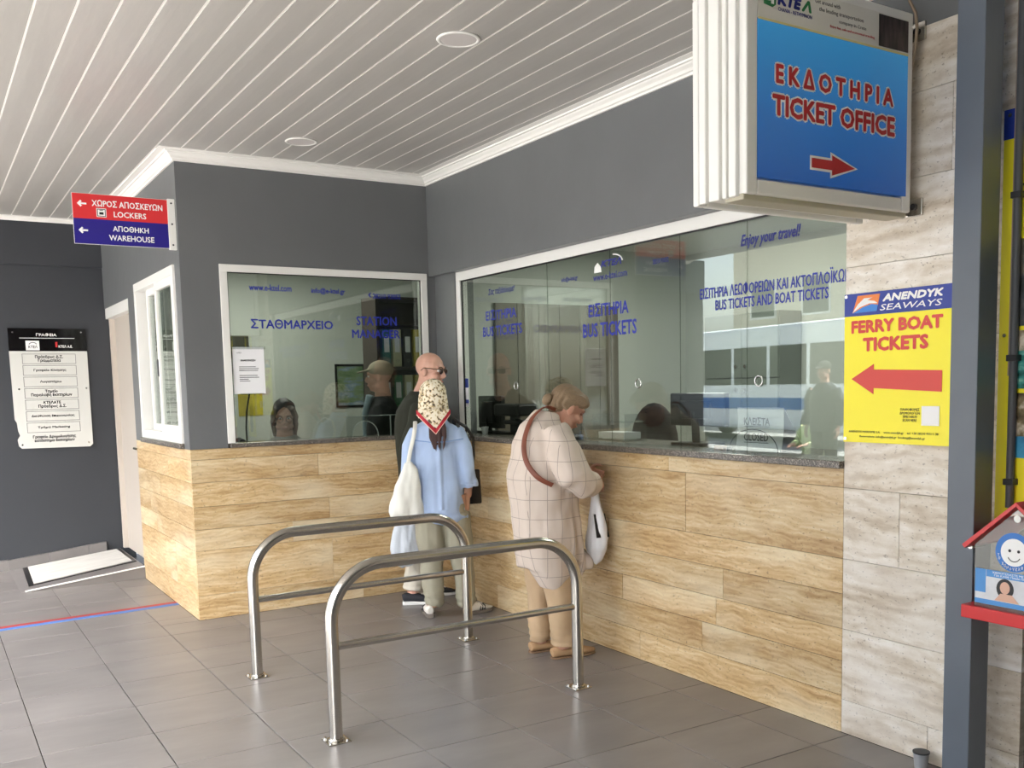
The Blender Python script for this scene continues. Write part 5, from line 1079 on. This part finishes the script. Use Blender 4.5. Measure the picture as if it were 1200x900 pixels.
obj('black_print', patch(.124, .178, .204, .665, .79), M['blackp'], wbag); obj('black_print', patch(.122, .234, .257, .665, .79), M['blackp'], wbag)

# ------------------------------------------------------------------ people inside the station office
def simple_person(label, loc, rz, hz, jacket, skin, hairm=None, cap=None, seated=False, lean=0, trousers=None, glasses=False, arms='down', group=None, beard=None, look=(0, 1, -.1), vox=.010, collar=None):
    t = person(label, loc, rz, group); R_ = rotm(look); hc = V((0, .03+lean, hz)); sz = hz-.24
    def f(bm):
        head(bm, hc, R_, 1.0, (0, lean*.6, sz+.05)); tube(bm, [(0, lean*.6, sz+.04), (0, lean*.4, sz-.1), (0, 0, sz-.5)], [(.10, .07), (.16, .1), (.13, .1)], 18, ref=(1, 0, 0))
        for k in (-1, 1):
            if arms == 'down': e_, w_, d_ = V((k*.24, -.01, sz-.27)), V((k*.235, .05, sz-.50)), (0, .2, -1)
            else: e_, w_, d_ = V((k*.23, .06, sz-.24)), V((k*.12, .30, sz-.26)), (-k*.2, 1, -.1)
            tube(bm, [(k*.17, 0, sz), e_, w_], [.05, .04, .028], 12); hand(bm, w_, d_, (-k, 0, 0) if arms == 'down' else (0, 0, -1), (0, 1, 0) if arms == 'down' else (-k, 0, 0), .4)
        zh = sz-.50
        for k in (-1, 1):
            if seated: tube(bm, [(k*.09, 0, zh), (k*.11, .42, zh+.01), (k*.11, .40, zh-.36)], [.08, .058, .04], 12)
            else: tube(bm, [(k*.09, 0, zh), (k*.10, 0, zh*.5), (k*.10, -.01, .05)], [.085, .055, .04], 12)
    shell('body', f, skin, t, .0075, 1); face_parts(t, hc, R_, 1.0)
    def f(bm):
        tube(bm, [(0, lean*.7, sz+.085), (0, lean*.6, sz+.04), (0, lean*.5, sz-.03), (0, lean*.3, sz-.2), (0, 0, sz-.40), (0, 0, sz-.56)], [(.075, .065), (.15, .09), (.195, .12), (.20, .14), (.19, .14), (.19, .14)], 24, ref=(1, 0, 0))
        for k in (-1, 1):
            if arms == 'down': tube(bm, [(k*.16, 0, sz-.01), (k*.23, 0, sz-.15), (k*.245, -.01, sz-.28), (k*.235, .05, sz-.47)], [.07, .072, .064, .05], 14)
            else: tube(bm, [(k*.16, 0, sz-.01), (k*.22, .03, sz-.14), (k*.235, .07, sz-.25), (k*.14, .27, sz-.26)], [.07, .07, .062, .045], 14)
    shell('jacket', f, jacket, t, vox, 2, folds(.012, 7, 5, hz*7))
    zh = sz-.50
    if trousers:
        def f(bm):
            tube(bm, [(0, 0, zh+.08), (0, 0, zh-.03)], [(.165, .13), (.17, .13)], 18, ref=(1, 0, 0))
            for k in (-1, 1):
                if seated: tube(bm, [(k*.09, 0, zh), (k*.11, .42, zh+.01), (k*.11, .42, zh-.34)], [.105, .082, .06], 14)
                else: tube(bm, [(k*.09, 0, zh-.02), (k*.10, 0, zh*.5), (k*.10, -.01, .08)], [.10, .08, .065], 14)
        shell('trousers', f, trousers, t, vox, 2, folds(.012, 8, 5, 4))
        for k in (-1, 1):
            y0 = .38 if seated else -.06; shoe(t, (k*.105, y0), (k*.12, y0+.26), (zh-.46 if seated else 0), bs_, wsole, None)
    q = lambda x, y, z: hc + R_ @ V((x, y, z))
    if hairm:
        def f(bm):
            ell(bm, q(0, -.026, .036), (.086, .10, .088), R_); ell(bm, q(0, -.06, -.03), (.080, .055, .09), R_)
            for k in (-1, 1): tube(bm, [q(k*.055, .045, .075), q(k*.082, .02, .0), q(k*.080, -.01, -.09), q(k*.075, .0, -.17)], [.022, .024, .024, .012], 8)
        shell('hair', f, hairm, t, .007, 1, folds(.006, 30, 5, 2))
    if cap:
        def f(bm): ell(bm, q(0, -.02, .048), (.087, .105, .078), R_); tube(bm, [q(0, .06, .055), q(0, .165, .038)], [(.065, .010), (.05, .006)], 14, ref=R_ @ V((1, 0, 0)))
        shell('cap', f, cap, t, .006, 1)
    if collar:
        def f(bm): tube(bm, [(-.06, .10+lean, sz+.09), (-.03, .145+lean, sz-.05), (-.02, .15+lean*.5, sz-.25)], [.03, .025, .02], 8); tube(bm, [(.06, .10+lean, sz+.09), (.03, .145+lean, sz-.05), (.02, .15+lean*.5, sz-.25)], [.03, .025, .02], 8)
        shell('collar_lining', f, collar, t, .008, 1)
    if glasses:
        bm = bmesh.new()
        for k in (-1, 1): tube(bm, arcpts(q(k*.033, .098, 0), .022, 0, 2*PI, 16, R_ @ V((1, 0, 0)), R_ @ V((0, 0, 1))), .002, 5, caps=False); tube(bm, [q(k*.055, .095, .005), q(k*.08, .0, .003)], .002, 5)
        obj('glasses', bm, M['darkgrey'], t)
    return t
dh = mat('very_dark_hair', (34, 22, 20), .5, bump=.4, bscale=30, stretch=(10, 10, 1)); 
simple_person('dark haired clerk with glasses seated low inside the station manager window', (-.87, .80, 0), math.radians(168), 1.315, cloth('pale_grey_blouse', (170, 172, 172)), sk3, hairm=dh, glasses=True, look=(.1, 1, -.35), arms='fwd')
simple_person('person in a beige cap and black jacket standing inside the station office', (-.09, .70, 0), math.radians(62), 1.60, cloth('black_fleece', (22, 24, 28)), sk2, cap=cloth('beige_cap', (150, 140, 120)), look=(.1, 1, -.05), arms='down', trousers=cloth('black_trousers', (28, 28, 32)), collar=cloth('pale_lining', (150, 170, 180)))
# bystanders out on the pavement, seen mirrored in the ticket glass
bench = empty('street_bench', (-7.9, 3.55, -.15), 0, 'plain metal bench at the kerb under the canopy edge', 'bench')
obj('seat', B(((-.25, -.9, .30), (.25, .9, .34))), M['darkgrey'], bench, bevel=.004)
for yy in (-.8, .8): obj('leg', B(((-.22, yy-.03, 0), (.22, yy+.03, .30))), M['darkgrey'], bench)
simple_person('man in a pale green shirt sitting on the kerbside bench', (-7.85, 3.5, -.15), -math.radians(90), 1.20, cloth('pale_green_shirt', (190, 205, 150)), sk2, hairm=None, cap=cloth('dark_cap', (50, 46, 44)), seated=True, trousers=MATS['black_trousers'], arms='fwd')
simple_person('bystander in dark clothes standing on the pavement facing the ticket office', (-6.6, 2.2, 0), -math.radians(100), 1.62, cloth('navy_jacket', (36, 40, 50)), sk2, cap=MATS['dark_cap'], trousers=MATS['black_trousers'])
